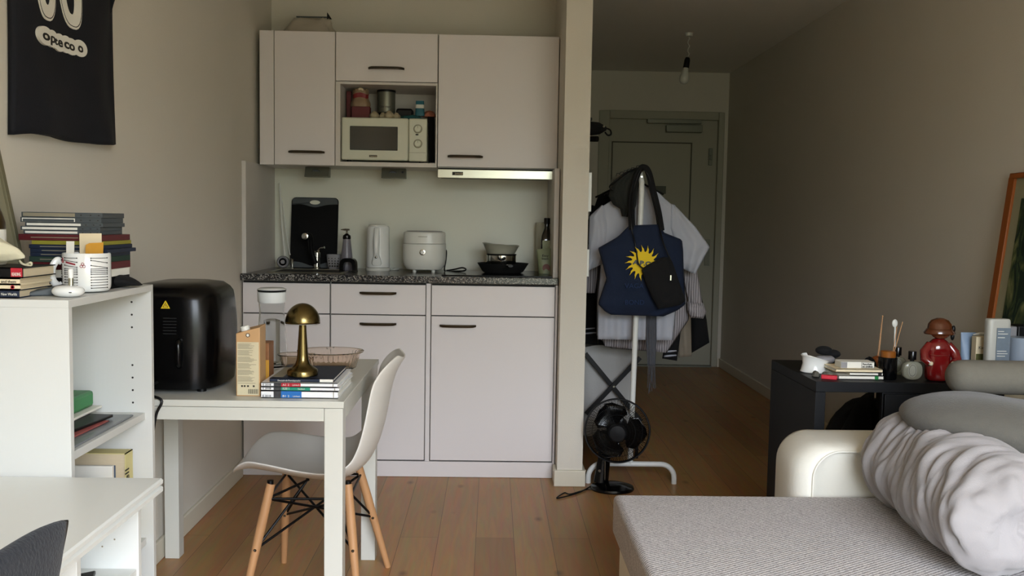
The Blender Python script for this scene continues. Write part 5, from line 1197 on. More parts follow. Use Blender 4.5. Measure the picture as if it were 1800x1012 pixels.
# ================================================================= HALL: clothes rack, garments, fan, hamper
RY = 4.155
rk = thing('clothes_rack', 'white metal clothes rack standing in the hall beside the pillar, hung with shirts and bags', 'clothes rack', (.66, 4.65, 0))
tr = .0125
def foot(y):
    x0, x1, zt_ = .462, .862, P(1110, 815, RY)[2]; r_ = .065
    pts = [(x0, y, 0)]+[(x0+r_-r_*math.cos(a), y, zt_-r_+r_*math.sin(a)) for a in [PI/2*k/8 for k in range(9)]]+[(x1-r_+r_*math.sin(a), y, zt_-r_+r_*math.cos(a)) for a in [PI/2*k/8 for k in range(9)]]+[(x1, y, 0)]
    MB().tube(pts, tr, 12).build('foot_frame', 'white', rk)
foot(RY); foot(5.15)
pz = P(1132, 297, RY)[2]; pxb, pxt = .655, P(1128, 330, RY)[0]; zf_ = P(1110, 815, RY)[2]
MB().tube([(pxb, RY, zf_), (lin(pxb, pxt, .5), RY, .8), (pxt, RY, pz-.12), (pxt, RY+.004, pz-.06), (pxt-.004, RY+.02, pz-.02), (pxt-.004, RY+.06, pz-.002), (pxt-.004, RY+.12, pz), (pxt-.004, 5.03, pz), (pxt-.004, 5.10, pz-.01), (pxt-.004, 5.15, pz-.06), (.65, 5.15, .8), (.645, 5.15, zf_)], tr, 14).build('rail', 'white', rk)
MB().cyl((pxt-.002, RY-.006, pz-.035), .004, .01, 'Y').build('rail_screw', 'chrome', rk)
RX = pxt-.004
def hanger(y, half=.12):
    z = pz+tr+.002
    mb = MB(); mb.tube([(RX-.012, y, z-.01), (RX-.008, y, z+.004), (RX+.004, y, z+.006), (RX+.012, y, z-.006), (RX+.010, y, z-.03), (RX, y, z-.045), (RX, y, z-.07)], .002, 6)
    mb.tube([(RX-half, y, z-.125), (RX, y, z-.065), (RX+half, y, z-.125)], .005, 8); return mb
def garment(name, label, cat, Y, pieces, group=None, hg=True):
    t = thing(name, label, cat, (RX, Y, .7), group)
    for p in pieces: 
        nm, m_, l_, r_ = p[:4]; k = p[4] if len(p) > 4 else {}
        cloth(l_, r_, k.pop('Y', Y), **k).build(nm, m_, t, smooth=180)
    if hg: hanger(Y).build('hanger', 'black', t)
# front white short sleeved shirt
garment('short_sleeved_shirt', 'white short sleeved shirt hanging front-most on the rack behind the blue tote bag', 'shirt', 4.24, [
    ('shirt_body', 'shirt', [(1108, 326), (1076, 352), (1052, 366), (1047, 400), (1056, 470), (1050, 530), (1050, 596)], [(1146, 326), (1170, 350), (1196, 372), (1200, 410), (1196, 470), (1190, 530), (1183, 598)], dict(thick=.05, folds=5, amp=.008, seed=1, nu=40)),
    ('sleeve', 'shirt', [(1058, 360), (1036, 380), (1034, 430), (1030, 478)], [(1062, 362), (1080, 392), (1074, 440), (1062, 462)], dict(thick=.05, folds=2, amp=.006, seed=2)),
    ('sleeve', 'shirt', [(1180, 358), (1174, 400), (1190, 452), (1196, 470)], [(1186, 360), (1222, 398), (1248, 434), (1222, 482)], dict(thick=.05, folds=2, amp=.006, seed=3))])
garment('striped_shirt', 'pale pinstriped shirt with rolled cuffs hanging behind the white shirt', 'shirt', 4.40, [
    ('shirt_body', 'pin', [(1092, 342), (1060, 372), (1052, 450), (1050, 560), (1062, 608)], [(1152, 342), (1190, 385), (1204, 470), (1212, 560), (1172, 620)], dict(thick=.05, folds=6, amp=.010, seed=4, nu=44)),
    ('sleeve', 'pin', [(1044, 400), (1030, 440), (1030, 515)], [(1058, 400), (1056, 440), (1046, 515)], dict(thick=.04, folds=2, amp=.005, seed=5, Y=4.38)),
    ('sleeve', 'pin', [(1196, 460), (1204, 500), (1212, 540)], [(1222, 460), (1230, 500), (1236, 545)], dict(thick=.04, folds=2, amp=.005, seed=6, Y=4.36)),
    ('rolled_cuff', 'pin', [(1208, 530), (1208, 545), (1214, 558)], [(1236, 532), (1242, 548), (1236, 560)], dict(thick=.06, folds=1, amp=.004, seed=7, Y=4.35))])
garment('grey_shirt', 'light grey fine striped shirt hanging third on the rack, its hem lowest at the left', 'shirt', 4.52, [
    ('shirt_body', 'pin2', [(1096, 342), (1062, 372), (1050, 450), (1048, 590), (1074, 612)], [(1148, 342), (1180, 375), (1186, 470), (1190, 590), (1150, 618)], dict(thick=.04, folds=7, amp=.010, seed=8, nu=44))])
garment('track_jacket', 'black jacket with white striped cuffs hanging among the shirts on the rack', 'jacket', 4.64, [
    ('jacket_body', 'blackcloth', [(1094, 322), (1052, 342), (1042, 372), (1046, 500), (1052, 606)], [(1146, 335), (1172, 372), (1182, 400), (1180, 500), (1134, 612)], dict(thick=.06, folds=4, amp=.008, seed=9, nu=36)),
    ('sleeve', 'blackcloth', [(1040, 360), (1026, 420), (1026, 520), (1027, 604)], [(1056, 365), (1056, 420), (1052, 520), (1050, 606)], dict(thick=.07, folds=1.5, amp=.005, seed=10)),
    ('cuff_stripe', 'shirt', [(1027, 576), (1027, 580)], [(1050, 574), (1050, 578)], dict(thick=.08, folds=1, amp=.0, seed=10, nv=4)),
    ('cuff_stripe', 'shirt', [(1027, 584), (1027, 588)], [(1051, 582), (1051, 586)], dict(thick=.08, folds=1, amp=.0, seed=10, nv=4)),
    ('sleeve', 'blackcloth', [(1172, 400), (1174, 500), (1170, 590), (1164, 630)], [(1190, 400), (1200, 500), (1196, 590), (1190, 634)], dict(thick=.07, folds=1.5, amp=.005, seed=11)),
    ('cuff_stripe', 'shirt', [(1168, 616), (1167, 620)], [(1191, 614), (1191, 618)], dict(thick=.08, folds=1, amp=.0, seed=11, nv=4)),
    ('cuff_stripe', 'shirt', [(1166, 624), (1166, 628)], [(1190, 622), (1190, 626)], dict(thick=.08, folds=1, amp=.0, seed=11, nv=4))])
garment('beige_jacket', 'beige jacket hanging further back on the rack, its sleeve end showing at the right', 'jacket', 4.78, [
    ('jacket_body', 'beige', [(1100, 350), (1070, 380), (1066, 480), (1066, 580)], [(1150, 350), (1176, 385), (1190, 480), (1196, 580)], dict(thick=.06, folds=4, amp=.008, seed=12)),
    ('sleeve', 'beige', [(1184, 420), (1188, 520), (1193, 628)], [(1200, 420), (1214, 520), (1216, 626)], dict(thick=.07, folds=1, amp=.004, seed=13))])
garment('black_coat', 'black coat at the back of the rack, its slanted sleeve hanging furthest right', 'coat', 4.92, [
    ('coat_body', 'blackcloth', [(1100, 345), (1070, 370), (1064, 480), (1070, 600)], [(1150, 345), (1182, 385), (1196, 480), (1200, 590)], dict(thick=.08, folds=4, amp=.008, seed=14)),
    ('sleeve', 'blackcloth', [(1190, 430), (1204, 500), (1214, 560), (1216, 620)], [(1208, 430), (1228, 500), (1242, 560), (1247, 602)], dict(thick=.08, folds=1, amp=.004, seed=15))])
# olive cap / hat hung over the rail end
ht = cloth([(1120, 294), (1100, 303), (1084, 316), (1074, 328), (1069, 344), (1078, 360), (1090, 367), (1093, 380)], [(1126, 294), (1127, 302), (1124, 320), (1120, 345), (1118, 362), (1108, 382)], 4.175, .05, 2.5, .008, 20).build('hood', 'olive', label='dark olive fabric hat hung over the end of the rack beside the tote straps', cat='hat', smooth=180)
MB().tube(spline([P(1118, 296, 4.14), P(1098, 305, 4.13), P(1082, 318, 4.13), P(1072, 328, 4.14), P(1078, 334, 4.14)], 6), .0045, 8).build('chin_cord', 'black', ht)
# navy tote bag with yellow sun
TYb = 4.085
tl = [(1106, 396), (1102, 400), (1086, 416), (1051, 436), (1056, 452), (1066, 490), (1058, 512), (1051, 534), (1063, 547), (1074, 553)]
trr = [(1160, 394), (1164, 399), (1166, 408), (1199, 421), (1201, 440), (1202, 480), (1204, 512), (1205, 535), (1190, 546), (1166, 556)]
tt = thing('tote_bag', 'navy canvas tote bag with a yellow sun hung over the rack end', 'bag', (RX, TYb, .78))
cloth(tl, trr, TYb, .07, 2.5, .007, 30, nu=44, nv=44).build('bag_body', 'navy', tt, smooth=180)
FYt = TYb-.050
sl = []
for off, w_, yy in ((0, .013, 4.125), (.02, .012, 4.19)):
    pts = [P(1110, 404, TYb-.01), P(1109, 370, yy-.02), P(1113, 335, yy-.01), P(1121, 306, yy), P(1130, 293, yy+.01), P(1139, 303, yy), P(1147, 335, yy-.01), P(1156, 372, yy-.02), P(1161, 404, TYb-.01)]
    pts = [(p[0]+off*.3, p[1], p[2]) for p in pts]
    MB().tube(spline(pts, 6), w_, 12, flat=.35).build('strap', 'blackcloth', tt, smooth=60)
def tp2(px, py, d=0): return Vector(P(px, py, FYt-d))
cs = tp2(1130, 462); sc_ = FYt/F
rot_ = []
mb = MB(); nR = 17; pts = []
for k in range(nR):
    a = 2*PI*k/nR+.1; da = 2*PI/nR
    for (aa, rr_) in ((a-.30*da, 20.5), (a-.10*da, 25.5), (a+.16*da, 28.5), (a+.30*da, 32.5), (a+.24*da, 27), (a+.22*da, 22.5), (a+.42*da, 19.5)):
        pts.append((cs.x+rr_*sc_*math.cos(aa), FYt, cs.z+rr_*sc_*math.sin(aa)))
sun = MB().prism(pts, (0, -.0015, 0)).build('sun_print', 'yellow', tt, smooth=0)
text('A.P.C.', tp2(1112.5, 464, .004), (1, 0, -.10), (.10, 0, 1), .027, 'dblue', sun, w=.088, bold=.0012)
mfb = mat('faded_lettering', '#1d3154', .9, var=.05)
M['faded'] = mfb
text('VAGA', tp2(1098, 506, .001), (1, 0, 0), (0, 0, 1), .030, 'faded', tt, w=.085)
text('BOND', tp2(1098, 535, .001), (1, 0, 0), (0, 0, 1), .030, 'faded', tt, w=.085)
# black shoulder pouch in front of it
py_ = TYb-.075
cloth_l = [(1164, 452), (1140, 464), (1127, 473), (1136, 500), (1147, 524), (1158, 544), (1170, 543)]
cloth_r = [(1176, 452), (1181, 458), (1185, 468), (1193, 492), (1200, 512), (1206, 528), (1196, 536)]
pc = thing('shoulder_pouch', 'small black shoulder pouch hanging slanted across the sun on the tote bag', 'bag', (.72, py_, .85))
cloth(cloth_l, cloth_r, py_, .045, 1, .002, 41, nu=24, nv=24).build('pouch_body', 'blackcloth', pc, smooth=180)
MB().tube(spline([P(1131, 472, py_), P(1122, 462, py_+.01), P(1117, 430, py_+.03), P(1110, 395, py_+.02), P(1113, 340, 4.10), P(1126, 300, 4.11), P(1140, 310, 4.12), P(1152, 360, 4.10), P(1164, 420, py_+.02), P(1178, 455, py_)], 8), .0035, 8).build('strap', 'black', pc)
bx(P(1176, 490, py_)[0], P(1178, 490, py_)[0], py_-.027, py_-.022, P(1177, 492, py_)[2], P(1177, 483, py_)[2]).build('zip_pull', 'steel', pc)
# grey scarf below the bag
gs = thing('scarf', 'dark grey fringed scarf hanging below the tote bag on the rack', 'scarf', (.70, 4.12, .4))
cloth([(1136, 548), (1136, 600), (1138, 642)], [(1154, 548), (1154, 600), (1152, 642)], 4.20, .02, 2, .003, 44).build('scarf_body', 'greyscarf', gs, smooth=180)
for k in range(9):
    x_ = lin(1139, 1151, k/8); MB().tube([P(x_, 640, 4.20), P(x_+R.uniform(-1, 1), 665, 4.20), P(x_+R.uniform(-1.5, 1.5), R.uniform(676, 692), 4.20)], .0013, 6).build('fringe_strand', 'greyscarf', gs)
# laundry hamper
hpY = 4.62
hp = thing('laundry_hamper', 'pale canvas laundry hamper with crossed black legs under the hanging clothes', 'hamper', (.62, 4.8, 0))
mb = MB(); rings = []
hx0, hx1 = .452, P(1126, 640, hpY)[0]; 
for j in range(17):
    v = j/16; z_ = lin(.10, P(1080, 612, hpY)[2], v); bul = .02*math.sin(v*PI); ring = []
    for k in range(56):
        a = 2*PI*k/56; cx_, cy_ = (hx0+hx1)/2, hpY+.20; f = 1+.015*math.sin(7*a+4*v)+.03*mn.noise(Vector((2*math.cos(a), 2*math.sin(a), v*3)))
        ring.append((max(.445, cx_+((hx1-hx0)/2*(.93+.07*v)+bul*.3)*f*math.copysign(abs(math.cos(a))**.5, math.cos(a))), cy_+.17*f*math.copysign(abs(math.sin(a))**.5, math.sin(a)), z_+(.012*math.sin(3*a) if v == 1 else 0)))
    rings.append(ring)
mb.ring_loft(rings).build('canvas_bag', 'hamper', hp, smooth=60)
def hp_(px, py, d=0): return Vector(P(px, py, hpY-.015-d))
def bar(a, b, w_, m_, nm):
    dirn = (b-a).normalized(); s_ = Vector((-dirn.z, 0, dirn.x))*w_/2
    MB().prism([a-s_, b-s_, b+s_, a+s_], (0, -.010, 0)).build(nm, m_, hp, bevel=.001)
bar(hp_(1029, 621), hp_(1127, 740), .022, 'black', 'leg'); bar(hp_(1125, 628, .011), hp_(1030, 727, .011), .022, 'black', 'leg')
q = hp_(1079, 679, .02); MB().lathe([(.006, 0), (.005, -.006)], q, 14, 'Y').build('pivot_bolt', 'steel', hp)
bar(Vector((.455, hpY-.01, .02)), Vector((.455, hpY-.01, .68)), .012, 'black', 'frame_post')
for (a, b) in (((.46, 5.0, 0), (hx1-.02, 5.0, .62)), ((hx1-.02, 5.0, 0), (.46, 5.0, .62))): MB().tube([a, b], .008, 8).build('leg', 'black', hp)
for x_ in (.462, hx1-.01): MB().tube([(x_, hpY-.01, 0), (x_, hpY-.01, .14)], .009, 8).build('foot', 'black', hp)
# table fan on the floor
fc0 = Vector(P(1085, 757, 4.03)); fr_ = 57.5*4.03/F
ff = thing('desk_fan', 'black desk fan with a wire mesh cage standing on the floor by the pillar', 'fan', (P(1075, 855, 4.06)[0], 4.06, 0))
bc = Vector((P(1076, 855, 4.06)[0], 4.06, 0))
MB().lathe([(.098, .0), (.100, .006), (.096, .014), (.060, .024), (.03, .030), (.002, .031)], bc, 48, sy=.9).build('base', 'blackgloss', ff)
nk = Vector((P(1058, 840, 4.06)[0], 4.09, .02)); mt_ = Vector((fc0.x-.03, 4.12, fc0.z-.02))
MB().tube([nk, lin(nk, mt_, .4), lin(nk, mt_, .8), mt_], [.034, .030, .028, .030], 18, flat=.75).build('neck', 'blackgloss', ff)
MB().box(nk.x+.010, nk.x+.016, 4.055, 4.075, .04, .15).build('neck_panel', 'darksteel', ff, bevel=.002)
MB().lathe([(.006, 0), (.006, -.006)], (nk.x-.012, 4.058, .085), 16, 'Y').build('knob', 'darksteel', ff)
# head group (local around fc0, facing -Y then yawed)
yawf = -.12; mF = Matrix.Rotation(yawf, 3, 'Z')
def fh(p): return mF @ (p-fc0)+fc0
def cage_ring(mb, r_, dy, th_=.0016, n=72): mb.tube([(fc0.x+r_*math.cos(2*PI*k/n), fc0.y+dy, fc0.z+r_*math.sin(2*PI*k/n)) for k in range(n+1)], th_, 6, caps=False)
mb = MB(); cage_ring(mb, fr_, 0, .0042); cage_ring(mb, fr_-.001, .012, .003); mb.xf(fh); mb.build('cage_rim', 'black', ff)
def dome(r_): t = r_/fr_; return -.050*(1-t**2.2)
mb = MB(); nsp = 96
for k in range(nsp):   # slanted spokes: crossing pairs make the diamond mesh
    a0 = 2*PI*k/nsp
    for sg in (1, -1):
        mb.tube([(fc0.x+fr_*t*math.cos(a0+sg*.35*(1-t)), fc0.y+dome(fr_*t), fc0.z+fr_*t*math.sin(a0+sg*.35*(1-t))) for t in (.26, .42, .58, .72, .86, 1.0)], .00062, 4, caps=False)
cage_ring(mb, fr_*.26, dome(fr_*.26), .0012); cage_ring(mb, fr_*.55, dome(fr_*.55), .0009); cage_ring(mb, fr_*.78, dome(fr_*.78), .0009)
mb.xf(fh); mb.build('front_grille', 'black', ff)
mb = MB()
for k in range(60):
    a0 = 2*PI*k/60; mb.tube([(fc0.x+fr_*t*math.cos(a0), fc0.y+.012+.055*(1-t**2.5), fc0.z+fr_*t*math.sin(a0)) for t in (.2, .6, .85, 1.0)], .0007, 4, caps=False)
cage_ring(mb, fr_*.6, .012+.055*(1-.6**2.5), .001); mb.xf(fh); mb.build('rear_grille', 'black', ff)
MB().lathe([(.002, -.056), (.034, -.054), (.037, -.048), (.037, -.044)], fc0, 32, 'Y').xf(fh).build('badge', 'black', ff)
for kb in range(3):
    a0 = kb*2*PI/3+PI/2+.45; ang_ = [a0+d_ for d_ in (-.62, -.45, -.2, 0, .2, .42, .58)]
    mb = MB(); rings = []
    for t in (.2, .4, .6, .78, .88, .92):
        wf_ = (1-max(0, (t-.6)/.28)**2.5*.75)*min(1, .4+t)
        rings.append([(fc0.x+fr_*t*math.cos(a0+d_*wf_*1.05), fc0.y-.005-.018*d_, fc0.z+fr_*t*math.sin(a0+d_*wf_*1.05)) for d_ in [lin(-.93, .93, q/10) for q in range(11)]])
    n0 = len(mb.v); mb.ring_loft(rings, False, False, closed=False); mb.xf(fh)
    mb.build('blade', 'blackgloss', ff, smooth=180, solid=.003)
MB().lathe([(.03, .0), (.032, -.028), (.022, -.032)], fc0, 24, 'Y').xf(fh).build('hub', 'black', ff)
MB().lathe([(.03, .06), (.048, .065), (.050, .10), (.036, .14), (.01, .15)], fc0, 28, 'Y').xf(fh).build('motor', 'blackgloss', ff)
MB().tube(spline([(bc.x-.08, 4.10, .008), (.40, 3.98, .005), (.30, 3.90, .004), PZ(992, 866, .004), PZ(1003, 868, .004), PZ(1032, 860, .004), (bc.x-.06, 4.02, .01)], 8), .003, 8).build('power_cord', 'black', ff)
# things on the partition side
bx(PX1+.001, PX1+.016, 4.125, 4.22, P(1038, 372, 4.13)[2], P(1038, 303, 4.13)[2]).build('intercom_panel', 'whiteplas', label='white wall panel on the hall side of the pillar, level with the hanging shoulder', cat='wall panel', bevel=.002)
bx(PX1+.001, PX1+.012, 4.125, 4.19, P(1034, 486, 4.13)[2], P(1034, 438, 4.13)[2]).build('light_switch', 'whiteplas', label='white light switch plate lower on the hall side of the pillar', cat='light switch', bevel=.002)
um = thing('folded_umbrella', 'black folded umbrella on a hook on the hall side of the pillar', 'umbrella', (.47, 4.42, P(1050, 232, 4.42)[2]))
z_ = P(1050, 225, 4.42)[2]
MB().tube([(.43, 4.75, z_+.02), (.46, 4.55, z_+.01), (.50, 4.44, z_), (.53, 4.40, z_-.004)], [.03, .036, .030, .012], 16).build('canopy', 'blackcloth', um, smooth=60)
MB().tube(spline([(.53, 4.40, z_), (.555, 4.40, z_-.01), (.56, 4.40, z_-.03), (.545, 4.40, z_-.035), (.53, 4.40, z_-.02)], 6), .004, 8).build('wrist_loop', 'black', um)
MB().ell((.522, 4.375, z_+.004), .006, .006, .006).build('snap', 'steel', um)
MB().tube([(.43, 4.5, z_-.045), (.50, 4.44, z_-.05)], .014, 10).build('handle', 'black', um)
bx(PX1+.001, .47, 4.42, 4.62, z_+.035, z_+.05).build('coat_hook', 'black', label='black coat hook rail on the hall side of the pillar, above the umbrella', cat='hook', bevel=.003)

# ================================================================= SOFA BED
sf = thing('sofa_bed', 'cream leather sofa bed with a rounded arm, pulled out under the grey mattress', 'sofa', (1.1, 1.6, 0))
bx(.385, 1.62, .50, 2.60, .10, .298).build('base', 'leather', sf, bevel=.01)
bx(1.62, 1.915, .30, 2.85, .05, .725).build('backrest', 'leather', sf, bevel=.05, seg=5)
for x_, y_ in ((.45, .6), (.45, 2.5), (1.55, .6), (1.55, 2.5)): MB().cyl((x_, y_, 0), .025, .10).build('foot', 'black', sf)
aX0, aZ = P(1390, 820, 2.66)[0], P(1470, 757, 2.80)[2]
def armprof(ins, y):
    x0 = aX0+ins; z1 = aZ-ins*.36; r_ = max(.02, .095-ins*.25); o = [(x0, y, .02)]
    for k in range(11): a = PI/2*k/10; o.append((x0+r_-r_*math.cos(a), y, z1-r_+r_*math.sin(a)))
    o += [(1.615, y, z1), (1.615, y, .02)]; return o
rings = [armprof(.060, 2.622), armprof(.052, 2.612), armprof(.046, 2.610), armprof(.034, 2.614), armprof(.016, 2.628), armprof(.004, 2.655), armprof(0, 2.69), armprof(0, 2.80), armprof(.01, 2.83), armprof(.04, 2.85)]
am = MB().ring_loft(rings).build('arm', 'leather', sf, smooth=60)
MB().tube([(p[0]+.0, 2.607, p[2]) for p in armprof(.050, 0)[:-1]], .0035, 8).build('piping', 'leather', am)
# mattress
mtz = .42
bx(.362, 1.60, .55, 2.598, .302, mtz).build('mattress', 'weave', label='grey woven mattress cushion pulled out on the sofa bed', cat='mattress', bevel=.016, seg=4)
# duvet roll
def duv(t, a):
    c_ = Vector((lin(1.20, 1.15, t**2)+.006*math.sin(5*t), lin(2.60, 1.90, t), .557))
    r_ = .128*(1+.12*math.sin(PI*t))
    endn = max(0, (t-.86)/.14); r_ *= max(.03, (1-endn**2.2))**.5
    endf = max(0, (.10-t)/.10); r_ *= max(.03, (1-endf**2.2*.98))**.5
    s_ = t*.66
    ca_, sa_ = math.cos(a), math.sin(a); wr = (abs(mn.noise(Vector((s_*21+sa_*.9+.5*ca_, ca_*.45, sa_*.45+1.3))))**.8)*.030+(abs(mn.noise(Vector((s_*50-ca_*1.0, ca_*.55, sa_*.55+4.1))))**.8)*.011+.022*mn.noise(Vector((s_*6, math.cos(a)*1.2, math.sin(a)*1.2)))
    wr += -.010*math.exp(-((s_-.20-.02*math.sin(a))/.004)**2)-.008*math.exp(-((s_-.225-.03*math.cos(a))/.004)**2)
    if endn > 0: wr += endn*(.022*mn.noise(Vector((3*ca_, 3*sa_, 2+endn)))+.010*abs(math.sin(5*a+3*endn)))
    r2 = r_+wr*min(1, r_/.1); y = c_.y-(.05*endn if 0 else 0)-.03*mn.noise(Vector((a, t*3, 2)))*(1-endn)
    if endn >= .999: y = c_.y+.04
    return (c_.x+r2*1.0*math.cos(a), y, max(mtz+.004, c_.z+r2*.92*math.sin(a)))
rings = [[duv(1-(1-min(1, j/110))**1.0, 2*PI*k/120) for k in range(120)] for j in range(111)]
MB().ring_loft(rings).build('duvet', 'duvet', label='rolled grey cotton duvet lying along the mattress beside the sofa back', cat='duvet', smooth=180)
# pillow on the duvet
def cushion(c, rx, ry, rz, p, tilt, yaw_, seed, n=36):
    mb = MB(); rings = []
    for j in range(1, 25):
        ph = PI*j/25; ring = []
        for k in range(n*2):
            a = 2*PI*k/(n*2); s_ = math.sin(ph); x = rx*math.copysign(abs(math.cos(a))**p, math.cos(a))*s_**.7; y = ry*math.copysign(abs(math.sin(a))**p, math.sin(a))*s_**.7
            z = rz*math.copysign(abs(math.cos(ph))**1.1, math.cos(ph))*(1+.12*mn.noise(Vector((x*8+seed, y*8, seed)))); ring.append(Vector((x, y, z)))
        rings.append(ring)
    mt__ = Matrix.Rotation(yaw_, 3, 'Z') @ Matrix.Rotation(tilt[0], 3, 'X') @ Matrix.Rotation(tilt[1], 3, 'Y')
    return mb.ring_loft([[Vector(c)+mt__ @ p_ for p_ in r] for r in rings])
pc_ = P(1790, 762, 2.32)
cushion((pc_[0]+.03, 2.36, pc_[2]), .30, .19, .080, .75, (-.06, .10), -.28, 3).build('pillow', 'pillow', label='plump taupe grey pillow lying on top of the rolled duvet', cat='pillow', smooth=180)
# bolster
bz = P(1700, 662, 2.56)[2]; bx0 = P(1667, 662, 2.56)[0]; br_ = 30.5*2.56/F
rings = []
for x_, r_ in ((0, .12), (.004, .55), (.014, .82), (.03, .96), (.05, 1), (.35, 1.0), (.60, 1), (.63, .96), (.65, .75), (.66, .1)):
    rings.append([(bx0+x_, 2.56+br_*1.1*r_*math.cos(a), bz+br_*r_*math.sin(a)-(.004*x_)) for a in [2*PI*k/36 for k in range(36)]])
MB().ring_loft(rings).build('bolster_cushion', 'bolster', label='slim off-white bolster cushion lying across the top of the pillow and sofa back', cat='bolster', smooth=180)

# ================================================================= BLACK-BROWN DESK (right)
KZ, KX0, KY0, KY1 = .70, 1.062, 2.925, 3.40
ds = thing('dressing_table', 'black-brown desk with thick side panel standing against the right wall behind the sofa arm', 'desk', (1.5, 3.15, 0))
kth = P(1500, 673, KY0)[2]-P(1500, 691, KY0)[2]
bx(KX0, RW-.016, KY0, KY1, KZ-kth, KZ).build('desk_top', 'darkdesk', ds, bevel=.0015)
bx(KX0, KX0+.034, KY0, KY1, 0, KZ-kth-.0003).build('side_panel', 'darkdesk', ds, bevel=.0015)
kx = P(1551, 710, KY0)[0]
bx(kx, RW-.05, KY0+.004, KY0+.022, .05, KZ-kth-.0003).build('front_panel', 'darkdesk', ds, bevel=.0015)
for z0, z1 in ((.09, .28), (.285, .475), (.48, KZ-kth-.004)): bx(kx+.004, RW-.054, KY0-.008, KY0+.003, z0, z1).build('drawer_front', 'darkdesk', ds, bevel=.0015)
bx(RW-.05, RW-.016, KY0, KY1, 0, KZ-kth-.0003).build('side_panel', 'darkdesk', ds, bevel=.0015)
# black bag in the knee hole
heap((1.60, 3.72, .0), .26, .20, .45, 'blackcloth', 'rucksack', 'black bag on the floor behind the dark desk, seen through its knee hole', 'bag', 8, .08)
def kz(px, py): return PZ(px, py, KZ)
# headphones
hq = kz(1435, 646); hd2 = thing('headphones', 'white over-ear headphones with grey and black cushions lying at the left of the dark desk', 'headphones', (hq[0], hq[1]+.04, KZ))
cH = Vector((P(1432, 640, 3.12)[0], 3.12, KZ)); rH = .045
mb = MB(); prs = ((0, .0), (.0035, .002), (.001, .006), (-.004, .022), (-.001, .038), (.004, .043), (.0, .045), (-.006, .040), (-.008, .022), (-.005, .003)); rings = []
for j in range(25):
    a = lin(-PI*1.05, PI*.30, j/24)*-1 if 0 else lin(PI*.62, PI*1.95, j/24)
    rings.append([(cH.x+(rH+r_)*math.cos(a), cH.y+(rH+r_)*.9*math.sin(a), cH.z+z_*1.38*(1-.4*max(0, (j-12)/12))+.0005) for r_, z_ in prs])
MB().ring_loft(rings).build('headband', 'ceramic', hd2, smooth=50)
e1 = Vector((P(1462, 640, 3.13)[0], 3.13, KZ))
MB().lathe([(.002, .0), (.034, .0), (.037, .006), (.036, .018), (.028, .024), (.002, .024)], e1, 28, sx=1, sy=.8).build('ear_cup', 'ceramic', hd2, smooth=50)
MB().lathe([(.002, .0), (.026, .0), (.034, .008), (.034, .018), (.024, .025), (.002, .024)], e1+Vector((-.006, .05, .024)), 28, sy=.8).build('cushion', 'greyplas', hd2, smooth=60)
mb = MB().ell(e1+Vector((.0, .08, .064)), .030, .024, .016); mb.ell(e1+Vector((.030, .08, .052)), .030, .024, .016); mb.build('ear_pad', 'blackcloth', hd2)
# grey sachets
heap((P(1436, 655, 3.02)[0], 3.03, KZ), .012, .02, .017, 'stone', 'sachet', 'small crumpled grey packet in front of the headphones', 'packet', 11, .2)
heap((P(1455, 657, 3.0)[0], 3.02, KZ), .013, .018, .016, 'stone', 'sachet', 'crumpled grey packet behind the red lighter', 'packet', 12, .2)
a = kz(1459, 666); mb = bx(a[0]-.028, a[0]+.022, a[1]-.010, a[1]+.012, KZ, KZ+.013); mb.rot(-.35, a); lt = mb.build('red_matchbox', 'lred', label='bright red little box at the front left of the dark desk', cat='box', bevel=.002)
# booklets pile with cigarette pack
y0 = kz(1500, 667)[1]; bzs = [KZ, zpy(1510, 660, y0), zpy(1510, 655, y0), zpy(1510, 649, y0)]
for k, (xa, xb, m_, lb) in enumerate(((1475, 1553, 'paper', 'white booklet with a green mark at the bottom of the pile on the dark desk'), (1494, 1552, 'paper', 'thin pale booklet second from the bottom of the pile on the dark desk'), (1470, 1552, 'cream2', 'loose papers on top of the booklets, under the cigarette pack'))):
    t, cv = bookbox('booklet', lb, 'booklet', P(xa, 660, y0)[0], P(xb, 660, y0)[0], y0+.002*k, y0+.12, bzs[k]+.0004, bzs[k+1], m_, group='booklets on the dark desk', pm='paper')
    if k < 2: xq = P((1540, 1546)[k], 660, y0)[0]; bx(xq-.004, xq+.008, y0+.002*k-.0008, y0+.002*k, bzs[k]+.001, bzs[k+1]-.001).build('green_mark', 'green' if k == 0 else 'ink', cv, smooth=0)
yc_ = y0+.02; xa, xb = P(1478, 645, yc_)[0], P(1537, 645, yc_)[0]; zc0 = bzs[3]+.0005; zc1 = zpy(1510, 636, yc_)
cgp = thing('cigarette_pack', 'white cigarette pack with a black bordered warning text lying on the booklets', 'cigarette pack', ((xa+xb)/2, yc_, zc0))
pk = bx(xa, xb, yc_, yc_+.055, zc0, zc1).build('pack', 'paper', cgp, bevel=.001)
xg = P(1489, 645, yc_)[0]; bx(xa+.0005, xg, yc_-.0006, yc_+.0004, zc0+.001, zc1-.001).build('grey_end', 'greyplas', pk, smooth=0)
xw = P(1514, 645, yc_)[0]; bx(xw, xb-.0005, yc_-.0006, yc_+.0004, zc0+.0008, zc1-.0008).build('warning_border', 'ink', pk, smooth=0)
bx(xw+.001, xb-.0015, yc_-.0010, yc_, zc0+.002, zc1-.002).build('warning_field', 'paper', pk, smooth=0)
text('Rauchen', (xw+.003, yc_-.0016, (zc0+zc1)/2+.001), (1, 0, 0), (0, 0, 1), .0085, 'ink', pk, w=(xb-xw)*.72, bold=.0003)
text('ist tödlich', (xw+.003, yc_-.0016, zc0+.0035), (1, 0, 0), (0, 0, 1), .0085, 'ink', pk, w=(xb-xw)*.78, bold=.0003)
